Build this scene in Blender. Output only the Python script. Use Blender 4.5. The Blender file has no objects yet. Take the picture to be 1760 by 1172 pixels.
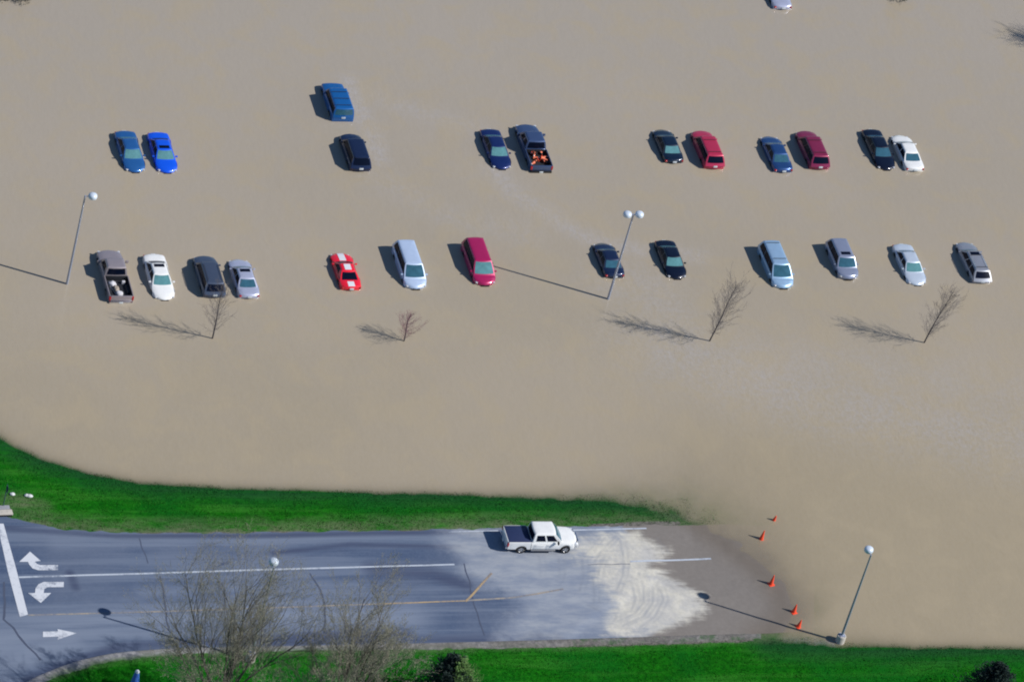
import bpy, bmesh, math, random
import numpy as np
from mathutils import Vector, Matrix, noise as mnoise

# ------------------------------------------------------------------ camera
SC = bpy.context.scene
COL = SC.collection
PXW, PXH = 1760.0, 1172.0
F = 8400.0
D = 398.0
TH = math.radians(39.0)
RHO = math.radians(16.0)
PHI = math.atan(math.tan(RHO) / math.sin(TH))
look = Vector((math.sin(PHI) * math.cos(TH), math.cos(PHI) * math.cos(TH), -math.sin(TH)))
right0 = Vector((math.cos(PHI), -math.sin(PHI), 0))
up0 = right0.cross(look)
cr = right0 * math.cos(RHO) + up0 * math.sin(RHO)
cu = -right0 * math.sin(RHO) + up0 * math.cos(RHO)
CP = -look * D
cam_d = bpy.data.cameras.new('camera')
cam = bpy.data.objects.new('camera', cam_d)
COL.objects.link(cam)
cam.matrix_world = Matrix(((cr.x, cu.x, -look.x, CP.x), (cr.y, cu.y, -look.y, CP.y), (cr.z, cu.z, -look.z, CP.z), (0, 0, 0, 1)))
cam_d.sensor_width = 36
cam_d.lens = F / PXW * 36
cam_d.clip_start = 5
cam_d.clip_end = 20000
SC.camera = cam
# ------------------------------------------------------------------ world and sun
SUN_EL = math.radians(40)
world = bpy.data.worlds.new("World")
SC.world = world
world.use_nodes = True
wn = world.node_tree
sky = wn.nodes.new('ShaderNodeTexSky')
sky.sky_type = 'NISHITA'
sky.sun_disc = False
sky.sun_elevation = SUN_EL
sky.sun_rotation = math.radians(90) + PHI
sky.altitude = 200
sky.dust_density = 0.1
sky.ozone_density = 6.0
bg = wn.nodes['Background']
wn.links.new(sky.outputs[0], bg.inputs[0])
bg.inputs[1].default_value = 0.085
sun_d = bpy.data.lights.new('sun', 'SUN')
sun_d.energy = 4.8
sun_d.angle = math.radians(0.5)
sun_d.color = (1.0, 0.955, 0.90)
sun = bpy.data.objects.new('sun', sun_d)
COL.objects.link(sun)
sdir = Vector((right0.x * math.cos(SUN_EL), right0.y * math.cos(SUN_EL), math.sin(SUN_EL)))
sun.rotation_euler = sdir.to_track_quat('Z', 'Y').to_euler()
SC.view_settings.view_transform = 'Standard'
SC.view_settings.look = 'None'
SC.view_settings.exposure = 0.0
SC.view_settings.gamma = 1.0
SC.render.engine = 'CYCLES'
SC.cycles.max_bounces = 6
SC.cycles.transparent_max_bounces = 12
SC.cycles.use_denoising = True
SC.cycles.pixel_filter_type = 'BLACKMAN_HARRIS'
SC.cycles.filter_width = 2.0

random.seed(11)
RNG = np.random.default_rng(5)

# ------------------------------------------------------------------ pixel <-> ground
def ray(px, py):
    return look * F + cr * (px - PXW / 2) + cu * (PXH / 2 - py)

def at_z(px, py, z=0.0):
    r = ray(px, py)
    t = (z - CP.z) / r.z
    p = CP + r * t
    return Vector((p.x, p.y, z))

# ------------------------------------------------------------------ terrain
# shoreline in the photograph (all at water level), with the slope of land and of the bed at each point
SHORE = [(-600, 330, .10, .10), (-250, 590, .10, .10), (-80, 700, .10, .10), (0, 757, .11, .12), (70, 792, .12, .14), (150, 815, .12, .16), (250, 832, .12, .16),
         (400, 841, .12, .16), (600, 846, .12, .16), (800, 852, .12, .14), (950, 859, .10, .09), (1050, 867, .08, .045), (1120, 876, .05, .03),
         (1170, 889, .03, .022), (1205, 906, .02, .02), (1255, 940, .014, .022), (1300, 973, .014, .030), (1335, 1008, .014, .034), (1350, 1045, .014, .034),
         (1345, 1068, .016, .034), (1325, 1084, .02, .03), (1308, 1094, .04, .02), (1318, 1104, .10, .03), (1380, 1109, .12, .035), (1440, 1113, .12, .06), (1600, 1114, .12, .14), (1760, 1116, .12, .15),
         (2400, 1130, .12, .15)]
shp = [(at_z(a, b).x, at_z(a, b).y) for a, b, _, _ in SHORE]
shs = [(c, d) for _, _, c, d in SHORE]
shp = [(-4000, 1500), (-900, 300)] + shp + [(900, shp[-1][1] - 8), (4000, shp[-1][1] - 40), (4000, -4000), (-4000, -4000)]
shs = [(.1, .1), (.1, .1)] + shs + [(.12, .15)] * 4
ROAD_END_X = at_z(1350, 1045).x

def seg_dist(X, Y, pts, closed=True, vals=None):
    n = len(pts)
    best = np.full(X.shape, 1e18)
    v = None if vals is None else [np.zeros(X.shape) for _ in vals[0]]
    for i in range(n if closed else n - 1):
        ax, ay = pts[i]; bx, by = pts[(i + 1) % n]
        dx, dy = bx - ax, by - ay
        L2 = dx * dx + dy * dy + 1e-12
        t = np.clip(((X - ax) * dx + (Y - ay) * dy) / L2, 0, 1)
        d2 = (X - ax - t * dx) ** 2 + (Y - ay - t * dy) ** 2
        m = d2 < best
        best = np.where(m, d2, best)
        if v is not None:
            a = vals[i]; b = vals[(i + 1) % n]
            for k in range(len(v)):
                v[k] = np.where(m, a[k] + (b[k] - a[k]) * t, v[k])
    return np.sqrt(best), v

def inside(X, Y, pts):
    c = np.zeros(X.shape, bool)
    n = len(pts)
    for i in range(n):
        ax, ay = pts[i]; bx, by = pts[(i + 1) % n]
        if ay == by:
            continue
        cond = ((ay > Y) != (by > Y)) & (X < (bx - ax) * (Y - ay) / (by - ay) + ax)
        c ^= cond
    return c

def vnoise(X, Y, cell, seed):
    """smooth value noise on arrays"""
    r = np.random.default_rng(seed).random((64, 64))
    x = X / cell; y = Y / cell
    xi = np.floor(x).astype(int); yi = np.floor(y).astype(int)
    fx = x - xi; fy = y - yi
    fx = fx * fx * (3 - 2 * fx); fy = fy * fy * (3 - 2 * fy)
    g = lambda a, b: r[a % 64, b % 64]
    return (g(xi, yi) * (1 - fx) * (1 - fy) + g(xi + 1, yi) * fx * (1 - fy) + g(xi, yi + 1) * (1 - fx) * fy + g(xi + 1, yi + 1) * fx * fy) * 2 - 1

def raw_h(X, Y):
    d, v = seg_dist(X, Y, shp, True, shs)
    land = inside(X, Y, shp)
    H = 0.22 + 0.010 * np.clip(ROAD_END_X - X, 0, 55)
    up = H * (1 - np.exp(-v[0] * d / H))
    dn = -0.52 * (1 - np.exp(-v[1] * d / 0.52))
    return np.where(land, up, dn)

GX0, GX1, GY0, GY1, GS = -75.0, 75.0, -62.0, 30.0, 0.3
gx = np.arange(GX0, GX1 + GS / 2, GS); gy = np.arange(GY0, GY1 + GS / 2, GS)
MX, MY = np.meshgrid(gx, gy, indexing='ij')
HG = raw_h(MX, MY)
for _ in range(3):
    P_ = np.pad(HG, 1, mode='edge')
    HG = (P_[:-2, 1:-1] + P_[2:, 1:-1] + P_[1:-1, :-2] + P_[1:-1, 2:] + 4 * P_[1:-1, 1:-1]) / 8
HG = HG + 0.016 * (vnoise(MX, MY, .75, 41) + .6 * vnoise(MX, MY, 2.2, 42)) * np.exp(-np.abs(HG) / .12) + 0.006 * vnoise(MX, MY, 1.7, 3) + 0.010 * vnoise(MX, MY, 5.1, 4)

def hgt(X, Y):
    X = np.asarray(X, float); Y = np.asarray(Y, float)
    out = raw_h(X, Y) if (np.any(X < GX0) or np.any(X > GX1) or np.any(Y < GY0) or np.any(Y > GY1)) else np.zeros(X.shape)
    fx = np.clip((X - GX0) / GS, 0, len(gx) - 1.001); fy = np.clip((Y - GY0) / GS, 0, len(gy) - 1.001)
    i = fx.astype(int); j = fy.astype(int); a = fx - i; b = fy - j
    g = HG[i, j] * (1 - a) * (1 - b) + HG[i + 1, j] * a * (1 - b) + HG[i, j + 1] * (1 - a) * b + HG[i + 1, j + 1] * a * b
    ins = (X >= GX0) & (X <= GX1) & (Y >= GY0) & (Y <= GY1)
    return np.where(ins, g, out)

def G(px, py, lift=0.0):
    """point of the ground seen at this pixel of the photograph"""
    z = 0.0
    for _ in range(6):
        p = at_z(px, py, z)
        z = float(hgt(np.array([p.x]), np.array([p.y]))[0])
    return Vector((p.x, p.y, z + lift))

def GA(px, py):
    """the same for arrays"""
    px = np.asarray(px, float); py = np.asarray(py, float)
    rx = look.x * F + cr.x * (px - PXW / 2) + cu.x * (PXH / 2 - py)
    ry = look.y * F + cr.y * (px - PXW / 2) + cu.y * (PXH / 2 - py)
    rz = look.z * F + cr.z * (px - PXW / 2) + cu.z * (PXH / 2 - py)
    z = np.zeros(px.shape)
    for _ in range(6):
        t = (z - CP.z) / rz
        X = CP.x + rx * t; Y = CP.y + ry * t
        z = hgt(X, Y)
    return X, Y, z

# ------------------------------------------------------------------ materials
MATS = {}
def nodes_of(name):
    m = bpy.data.materials.new(name)
    m.use_nodes = True
    nt = m.node_tree
    return m, nt, nt.nodes['Principled BSDF']

def mat(name, col, rough=.5, metal=0.0, coat=0.0, spec=.5, var=0.0, scale=8.0, bump=0.0):
    if name in MATS:
        return MATS[name]
    m, nt, b = nodes_of(name)
    b.inputs['Base Color'].default_value = (*col, 1)
    b.inputs['Roughness'].default_value = rough
    b.inputs['Metallic'].default_value = metal
    b.inputs['Coat Weight'].default_value = coat
    b.inputs['Coat Roughness'].default_value = .06
    b.inputs['Specular IOR Level'].default_value = spec
    if var > 0 or bump > 0:
        tc = nt.nodes.new('ShaderNodeTexCoord')
        nz = nt.nodes.new('ShaderNodeTexNoise')
        nz.inputs['Scale'].default_value = scale
        nz.inputs['Detail'].default_value = 5
        nt.links.new(tc.outputs['Object'], nz.inputs['Vector'])
        if var > 0:
            mx = nt.nodes.new('ShaderNodeMix'); mx.data_type = 'RGBA'
            mx.inputs[6].default_value = (*[c * (1 - var) for c in col], 1)
            mx.inputs[7].default_value = (*[min(1, c * (1 + var)) for c in col], 1)
            nt.links.new(nz.outputs[0], mx.inputs[0])
            nt.links.new(mx.outputs[2], b.inputs['Base Color'])
        if bump > 0:
            bp = nt.nodes.new('ShaderNodeBump')
            bp.inputs['Strength'].default_value = bump
            bp.inputs['Distance'].default_value = .05
            nt.links.new(nz.outputs[0], bp.inputs['Height'])
            nt.links.new(bp.outputs[0], b.inputs['Normal'])
    MATS[name] = m
    return m

def paint(name, col, metal=.15, rough=.35):
    return mat('paint_' + name, col, rough, metal, .8, .5, var=.10, scale=2.5)

M_GLASS = mat('dark_glass', (.003, .006, .018), .25, 0, 0, .12)
M_TEAL = mat('sky_tinted_windscreen', (.10, .25, .27), .08, 0, 0, .7, var=.35, scale=3)  # teal tint, lightened to paint in the sky reflected on the glass
M_TEAL_DARK = mat('deep_tinted_windscreen', (.035, .11, .16), .08, 0, 0, .7, var=.4, scale=3)
M_BLACK = mat('black_plastic', (.012, .012, .014), .5)
M_RUBBER = mat('tyre_rubber', (.015, .015, .016), .85)
M_RIM = mat('alloy_rim', (.55, .56, .58), .3, .7)
M_CHROME = mat('chrome', (.75, .76, .78), .15, 1.0)
M_HEAD = mat('headlight_lens', (.75, .78, .82), .08, .3, .5)
M_TAIL = mat('tail_light_lens', (.42, .012, .02), .15, 0, .5)
M_PLATE = mat('number_plate', (.65, .7, .72), .4)
M_WHITE_MARK = None

# attribute-driven ground materials -----------------------------------------
class NT:
    def __init__(s, name):
        s.m, s.t, s.b = nodes_of(name)
        s.tc = s.t.nodes.new('ShaderNodeTexCoord')
    def mapping(s, scale=(1, 1, 1), rot=(0, 0, 0)):
        mp = s.t.nodes.new('ShaderNodeMapping')
        mp.inputs['Scale'].default_value = scale
        mp.inputs['Rotation'].default_value = rot
        s.t.links.new(s.tc.outputs['Object'], mp.inputs[0])
        return mp.outputs[0]
    def noise(s, scale, detail=4, rough=.55, vec=None, dist=0.0):
        n = s.t.nodes.new('ShaderNodeTexNoise')
        n.inputs['Scale'].default_value = scale
        n.inputs['Detail'].default_value = detail
        n.inputs['Roughness'].default_value = rough
        n.inputs['Distortion'].default_value = dist
        s.t.links.new(vec if vec is not None else s.tc.outputs['Object'], n.inputs['Vector'])
        return n.outputs[0]
    def attr(s, name):
        a = s.t.nodes.new('ShaderNodeAttribute'); a.attribute_name = name
        return a.outputs['Fac']
    def val(s, x, sock):
        if isinstance(x, (int, float)):
            sock.default_value = x
        else:
            s.t.links.new(x, sock)
    def math(s, op, a, b=0.0, c=0.0, clamp=False):
        n = s.t.nodes.new('ShaderNodeMath'); n.operation = op; n.use_clamp = clamp
        s.val(a, n.inputs[0]); s.val(b, n.inputs[1])
        if op in ('MULTIPLY_ADD',):
            s.val(c, n.inputs[2])
        return n.outputs[0]
    def ramp(s, x, lo, hi, a=0.0, b=1.0):
        n = s.t.nodes.new('ShaderNodeMapRange'); n.interpolation_type = 'SMOOTHSTEP'
        s.val(x, n.inputs[0])
        n.inputs[1].default_value = lo; n.inputs[2].default_value = hi
        n.inputs[3].default_value = a; n.inputs[4].default_value = b
        return n.outputs[0]
    def mix(s, f, a, b):
        n = s.t.nodes.new('ShaderNodeMix'); n.data_type = 'RGBA'
        s.val(f, n.inputs[0])
        for x, i in ((a, 6), (b, 7)):
            if isinstance(x, tuple):
                n.inputs[i].default_value = (*x, 1)
            else:
                s.t.links.new(x, n.inputs[i])
        return n.outputs[2]
    def bump(s, h, strength, dist):
        n = s.t.nodes.new('ShaderNodeBump')
        s.val(strength, n.inputs['Strength'])
        n.inputs['Distance'].default_value = dist
        s.t.links.new(h, n.inputs['Height'])
        s.t.links.new(n.outputs[0], s.b.inputs['Normal'])
    def color(s, c):
        s.t.links.new(c, s.b.inputs['Base Color'])

def make_grass_material():
    n = NT('grass_ground')
    fine = n.noise(2.6, 6, .7)
    streak = n.noise(1.0, 5, .6, vec=n.mapping((.10, 1.3, 1), (0, 0, -.02)))
    big = n.noise(.16, 4, .55)
    c = n.mix(n.ramp(fine, .3, .72), (.004, .078, .004), (.011, .160, .006))
    c = n.mix(n.ramp(streak, .46, .68, 0, .60), c, (.040, .20, .022))
    c = n.mix(n.ramp(big, .42, .66, 0, .6), c, (.004, .105, .010))
    c = n.mix(n.math('MULTIPLY', n.attr('fringe'), n.ramp(streak, .25, .6, .35, .9)), c, (.012, .060, .022))
    # worn, drier grass and bare soil by the road
    dirt = n.attr('dirt')
    dn = n.noise(.9, 6, .65, vec=n.mapping((.5, 1.2, 1)))
    dm = n.math('MULTIPLY', dirt, n.ramp(dn, .28, .62), clamp=True)
    c = n.mix(n.math('MULTIPLY', dm, .85), c, (.15, .17, .10))
    soil = n.attr('soil')
    sm = n.ramp(n.math('ADD', soil, n.math('MULTIPLY', n.math('SUBTRACT', dn, .5), .9)), .42, .62)
    c = n.mix(sm, c, n.mix(n.ramp(fine, .35, .65), (.10, .095, .085), (.19, .18, .16)))
    # drowned bed and wet fringe
    c = n.mix(n.attr('bed'), c, (.16, .13, .09))
    n.color(c)
    n.b.inputs['Roughness'].default_value = .9
    n.b.inputs['Specular IOR Level'].default_value = .02
    n.bump(n.noise(6.0, 5, .7), .6, .12)
    return n.m

def make_road_material():
    n = NT('asphalt_with_silt')
    fine = n.noise(5.0, 6, .7)
    lanes = n.noise(1.0, 5, .6, vec=n.mapping((.035, .9, 1), (0, 0, .0)))
    lanes2 = n.noise(1.0, 4, .6, vec=n.mapping((.12, 2.4, 1)))
    big = n.noise(.10, 5, .6)
    c = n.mix(n.ramp(fine, .3, .7), (.052, .081, .150), (.074, .108, .182))
    c = n.mix(n.ramp(lanes, .42, .62, 0, .75), c, (.150, .188, .262))
    c = n.mix(n.ramp(lanes2, .55, .72, 0, .5), c, (.042, .060, .115))
    c = n.mix(n.ramp(big, .42, .65, 0, .45), c, (.145, .175, .240))
    c = n.mix(n.math('MULTIPLY', n.attr('light'), n.ramp(lanes2, .3, .6, .5, .9)), c, (.200, .240, .315))
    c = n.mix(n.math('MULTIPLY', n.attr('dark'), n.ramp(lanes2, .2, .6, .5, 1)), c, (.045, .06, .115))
    # thin dust haze on the asphalt near the silt, then the silt itself
    sn = n.noise(.55, 8, .68, dist=.4)
    sn2 = n.noise(2.4, 6, .7)
    dust = n.attr('dust')
    c = n.mix(n.ramp(n.math('ADD', dust, n.math('MULTIPLY', n.math('SUBTRACT', sn, .5), .7)), .2, .8, 0, .8), c, n.mix(n.ramp(n.noise(.8, 7, .7, vec=n.mapping((.4, 1.3, 1))), .32, .68), (.225, .262, .335), (.37, .395, .43)))
    wet = n.attr('wet')
    wm = n.ramp(n.math('ADD', wet, n.math('MULTIPLY', n.math('SUBTRACT', sn, .5), .35)), .3, .62)
    c = n.mix(wm, c, n.mix(n.ramp(sn2, .35, .7), (.195, .176, .158), (.215, .195, .176)))
    silt = n.attr('silt')
    sn3 = n.noise(1.0, 7, .7, vec=n.mapping((.30, 2.2, 1)))
    jag = n.math('ADD', n.math('MULTIPLY', n.math('SUBTRACT', sn, .5), .9), n.math('MULTIPLY', n.math('SUBTRACT', sn3, .5), 1.3))
    sm = n.ramp(n.math('ADD', silt, jag), .22, .82, 0, .95)
    c = n.mix(sm, c, n.mix(n.ramp(sn, .34, .66), n.mix(n.ramp(sn2, .3, .7), (.42, .415, .40), (.51, .50, .47)), n.mix(n.ramp(sn2, .3, .7), (.53, .51, .44), (.66, .63, .54))))
    tr = n.math('MULTIPLY', n.attr('track'), n.ramp(sn2, .3, .6, .35, 1))
    c = n.mix(n.math('MULTIPLY', tr, .62), c, (.19, .215, .265))
    c = n.mix(n.math('MULTIPLY', n.attr('damp'), .5), c, (.125, .098, .070))
    n.color(c)
    rg = n.mix(wm, (.85, .85, .85), (.55, .55, .55))
    n.t.links.new(rg, n.b.inputs['Roughness'])
    n.b.inputs['Specular IOR Level'].default_value = .3
    n.bump(n.noise(18.0, 4, .7), .3, .02)
    return n.m

def make_water_material():
    n = NT('muddy_flood_water')
    big = n.noise(.035, 5, .55)
    big2 = n.noise(.11, 4, .5)
    c = n.mix(n.ramp(big, .35, .65), (.342, .292, .212), (.374, .320, .242))
    c = n.mix(n.ramp(big2, .40, .70, 0, .35), c, (.346, .300, .226))
    c = n.mix(n.attr('warm'), c, (.338, .280, .180))
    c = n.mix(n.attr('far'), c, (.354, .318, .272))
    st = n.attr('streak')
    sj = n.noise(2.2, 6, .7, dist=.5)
    c = n.mix(n.math('MULTIPLY', st, n.ramp(sj, .35, .68, .25, 1.0)), c, (.395, .378, .375))  # brighter sky reflection of rippled water, painted as a paler bluish colour
    gr = n.noise(3.2, 4, .7, vec=n.mapping((1, .6, 1), (0, 0, .4)))
    c = n.mix(n.ramp(gr, .3, .7, 0, .09), c, (.40, .37, .33))
    c = n.mix(n.ramp(n.noise(.30, 5, .6, dist=.6), .42, .70, 0, .55), c, (.385, .322, .218))
    n.color(c)
    n.b.inputs['Roughness'].default_value = .16
    n.b.inputs['IOR'].default_value = 1.40
    rip = n.noise(1.6, 5, .62, vec=n.mapping((1, .55, 1), (0, 0, .5)))
    rip2 = n.noise(.35, 4, .55)
    h = n.math('ADD', n.math('MULTIPLY', rip, .7), n.math('ADD', n.math('MULTIPLY', rip2, .8), n.math('MULTIPLY', n.math('MULTIPLY', gr, n.math('ADD', st, .25)), .6)))
    n.bump(h, n.math('MULTIPLY_ADD', st, .5, .42), .06)
    # cloudy water hides its bed with depth
    dep = n.attr('depth')
    dj = n.math('ADD', dep, n.math('MULTIPLY', n.math('SUBTRACT', n.noise(1.3, 5, .6), .5), .018))
    op = n.math('SUBTRACT', 1.0, n.math('POWER', 2.718, n.math('MULTIPLY', n.math('MAXIMUM', dj, 0.0), -19.0)), clamp=True)
    n.t.links.new(op, n.b.inputs['Alpha'])
    return n.m

def make_gravel_material():
    n = NT('gravel_kerb')
    a = n.noise(3.0, 7, .75); b = n.noise(.8, 5, .6, vec=n.mapping((.4, 1.4, 1)))
    c = n.mix(n.ramp(a, .3, .7), (.15, .15, .165), (.36, .35, .36))
    c = n.mix(n.ramp(b, .42, .62, 0, .8), c, (.17, .165, .15))
    c = n.mix(n.math('MULTIPLY', n.attr('fade'), n.ramp(b, .3, .6)), c, (.04, .10, .03))
    br = n.attr('brown')
    c = n.mix(n.math('MULTIPLY', br, n.ramp(b, .25, .6, .6, 1)), c, n.mix(n.ramp(a, .3, .7), (.075, .072, .070), (.20, .185, .170)))
    c = n.mix(n.ramp(n.math('ADD', n.math('MULTIPLY', br, .30), n.math('MULTIPLY', n.noise(.9, 6, .75), .6)), .58, .68, 0, .7), c, (.02, .085, .015))
    n.color(c)
    n.b.inputs['Roughness'].default_value = .9
    n.bump(n.noise(9, 4, .7), .6, .05)
    return n.m

def make_mark_material(name, col, wear, base=(.09, .12, .19)):
    n = NT(name)
    a = n.noise(3.5, 6, .75); b = n.noise(.5, 3, .5)
    f = n.ramp(n.math('ADD', n.math('MULTIPLY', a, .7), n.math('MULTIPLY', b, .5)), wear - .12, wear + .16)
    n.color(n.mix(f, base, col))
    n.b.inputs['Roughness'].default_value = .7
    return n.m

# ------------------------------------------------------------------ object helpers
def mesh_obj(name, verts, faces, material, parent=None, smooth=True, angle=40, mats=None, fmat=None):
    me = bpy.data.meshes.new(name)
    me.from_pydata([tuple(v) for v in verts], [], faces)
    if mats:
        for m in mats:
            me.materials.append(m)
    elif material:
        me.materials.append(material)
    if fmat is not None:
        me.polygons.foreach_set('material_index', fmat)
    if smooth:
        me.polygons.foreach_set('use_smooth', [True] * len(me.polygons))
        if angle < 180:
            me.set_sharp_from_angle(angle=math.radians(angle))
    me.update()
    o = bpy.data.objects.new(name, me)
    COL.objects.link(o)
    if parent is not None:
        o.parent = parent
    return o

def grid_obj(name, xs, ys, zfun, material, attrs=None):
    X, Y = np.meshgrid(xs, ys, indexing='ij')
    return grid_from(name, X, Y, zfun(X, Y), material, attrs)

def grid_from(name, X, Y, Z, material, attrs=None, keep=None):
    nx, ny = X.shape
    co = np.stack([X.ravel(), Y.ravel(), Z.ravel()], 1).astype(np.float32)
    idx = np.arange(nx * ny).reshape(nx, ny)
    q = np.stack([idx[:-1, :-1].ravel(), idx[1:, :-1].ravel(), idx[1:, 1:].ravel(), idx[:-1, 1:].ravel()], 1)
    if keep is not None:
        q = q[keep.ravel()]
    # orient upwards
    p0, p1, p2 = co[q[0, 0]], co[q[0, 1]], co[q[0, 2]]
    if np.cross(p1 - p0, p2 - p0)[2] < 0:
        q = q[:, ::-1]
    me = bpy.data.meshes.new(name)
    me.vertices.add(len(co)); me.vertices.foreach_set('co', co.ravel())
    nf = len(q)
    me.loops.add(nf * 4); me.loops.foreach_set('vertex_index', q.ravel().astype(np.int32))
    me.polygons.add(nf)
    me.polygons.foreach_set('loop_start', np.arange(0, nf * 4, 4, dtype=np.int32))
    me.polygons.foreach_set('use_smooth', np.ones(nf, bool))
    me.update(calc_edges=True)
    if attrs:
        for k, a in attrs.items():
            at = me.attributes.new(k, 'FLOAT', 'POINT')
            at.data.foreach_set('value', a.ravel().astype(np.float32))
    me.materials.append(material)
    me.validate()
    o = bpy.data.objects.new(name, me)
    COL.objects.link(o)
    return o

def tag(o, label, cat, group=None):
    o['label'] = label; o['category'] = cat
    if group:
        o['group'] = group
    return o

def struct(o):
    o['kind'] = 'structure'
    return o

def empty(name, loc, rz=0.0):
    o = bpy.data.objects.new(name, None)
    o.empty_display_size = .3
    COL.objects.link(o)
    o.location = loc
    o.rotation_euler = (0, 0, rz)
    return o

class MB:
    """collects shapes into one mesh"""
    def __init__(s):
        s.v = []; s.f = []
    def add(s, v, f):
        o = len(s.v)
        s.v += [tuple(p) for p in v]
        s.f += [[i + o for i in q] for q in f]
    def box(s, c, size, bev=0.0, rot=None):
        bm = bmesh.new()
        bmesh.ops.create_cube(bm, size=1)
        for v in bm.verts:
            v.co = Vector((v.co.x * size[0], v.co.y * size[1], v.co.z * size[2]))
        if bev > 0:
            bmesh.ops.bevel(bm, geom=bm.edges[:] , offset=bev, segments=2, affect='EDGES', profile=.6)
        if rot is not None:
            bmesh.ops.rotate(bm, verts=bm.verts, cent=(0, 0, 0), matrix=rot)
        bm.verts.index_update()
        s.add([v.co + Vector(c) for v in bm.verts], [[v.index for v in f.verts] for f in bm.faces])
        bm.free()
        return s
    def tube(s, pts, rads, n=8, cap=True):
        rings = []
        prev = None
        m = len(pts)
        for i in range(m):
            a = pts[max(i - 1, 0)]; b = pts[min(i + 1, m - 1)]
            d = (Vector(b) - Vector(a)).normalized()
            if prev is None:
                ax = Vector((0, 0, 1)) if abs(d.z) < .9 else Vector((1, 0, 0))
                u = d.cross(ax).normalized()
            else:
                u = (prev - d * prev.dot(d))
                u = u.normalized() if u.length > 1e-6 else d.cross(Vector((0.3, 1, .2))).normalized()
            w = d.cross(u)
            prev = u
            r = rads[i]
            rings.append([Vector(pts[i]) + u * (r * math.cos(2 * math.pi * k / n)) + w * (r * math.sin(2 * math.pi * k / n)) for k in range(n)])
        v = [p for r in rings for p in r]
        f = []
        for i in range(m - 1):
            for k in range(n):
                f.append([i * n + k, i * n + (k + 1) % n, (i + 1) * n + (k + 1) % n, (i + 1) * n + k])
        if cap:
            f.append(list(range(n))[::-1]); f.append([(m - 1) * n + k for k in range(n)])
        s.add(v, f)
        return s
    def lathe(s, c, prof, n=24):
        c = Vector(c)
        v = []; f = []
        for r, z in prof:
            for k in range(n):
                a = 2 * math.pi * k / n
                v.append(c + Vector((r * math.cos(a), r * math.sin(a), z)))
        for i in range(len(prof) - 1):
            for k in range(n):
                f.append([i * n + k, i * n + (k + 1) % n, (i + 1) * n + (k + 1) % n, (i + 1) * n + k])
        f.append(list(range(n))[::-1]); f.append([(len(prof) - 1) * n + k for k in range(n)])
        s.add(v, f)
        return s
    def build(s, name, material, parent=None, smooth=True, angle=40):
        return mesh_obj(name, s.v, s.f, material, parent, smooth, angle)

def loft(rings, closed=True, caps=True):
    n = len(rings[0])
    v = [p for r in rings for p in r]
    f = []
    for i in range(len(rings) - 1):
        for k in range(n if closed else n - 1):
            k2 = (k + 1) % n
            f.append([i * n + k, (i + 1) * n + k, (i + 1) * n + k2, i * n + k2])
    if caps:
        f.append(list(range(n)))
        f.append([(len(rings) - 1) * n + k for k in range(n)][::-1])
    return v, f

# ------------------------------------------------------------------ setting: ground, road, water
WX = np.concatenate([-4000 + np.zeros(1), [-2500, -1500, -900, -500, -300, -200, -140, -100], np.arange(-75, 75.1, .3), [100, 140, 200, 300, 500, 900, 1500, 2500, 4000]])
WY_land = np.concatenate([[-4000, -2500, -1500, -900, -500, -300, -180, -110, -80], np.arange(-62, 30.1, .3), [34, 40, 50, 60, 80, 110, 160, 250, 500, 900, 1500, 2500, 4000]])

# road edges, as seen in the photograph
TOP = [(-420, 870), (-200, 872), (-60, 874), (0, 884), (30, 893), (70, 904), (130, 912), (220, 916), (400, 916), (700, 911), (850, 908), (1000, 905), (1120, 902), (1180, 901), (1300, 902), (1400, 905)]
BOT = [(-420, 1420), (-200, 1330), (-60, 1250), (0, 1205), (40, 1174), (80, 1156), (130, 1137), (200, 1122), (300, 1115), (450, 1112), (560, 1110), (700, 1107), (900, 1102), (1100, 1096), (1280, 1090), (1400, 1084)]
def edge(pts, x):
    return np.interp(x, [p[0] for p in pts], [p[1] for p in pts])
def smooth_edge(pts, x):
    s = 0
    for o in (-24, -12, 0, 12, 24):
        s = s + edge(pts, x + o)
    return s / 5
colx = np.arange(-420, 1400.1, 2.4)
rowv = np.linspace(0, 1, 90)
CX, RV = np.meshgrid(colx, rowv, indexing='ij')
jt = vnoise(colx, colx * 0, 22, 7) * 1.6 + vnoise(colx, colx * 0, 7, 8) * .9
jb = vnoise(colx, colx * 0, 25, 9) * 1.0
ET = (smooth_edge(TOP, colx) + jt)[:, None]; EB = (smooth_edge(BOT, colx) + jb)[:, None]
RPY = ET + (EB - ET) * RV
RX, RY, RZ = GA(CX, RPY)
road_top_w = [(RX[i, 0], RY[i, 0]) for i in range(0, len(colx), 6)]
road_bot_w = [(RX[i, -1], RY[i, -1]) for i in range(0, len(colx), 6)]

def wpts(pts):
    return [(G(a, b).x, G(a, b).y) for a, b in pts]
def sd_poly(X, Y, poly):
    d, _ = seg_dist(X, Y, poly)
    return np.where(inside(X, Y, poly), d, -d)

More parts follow.
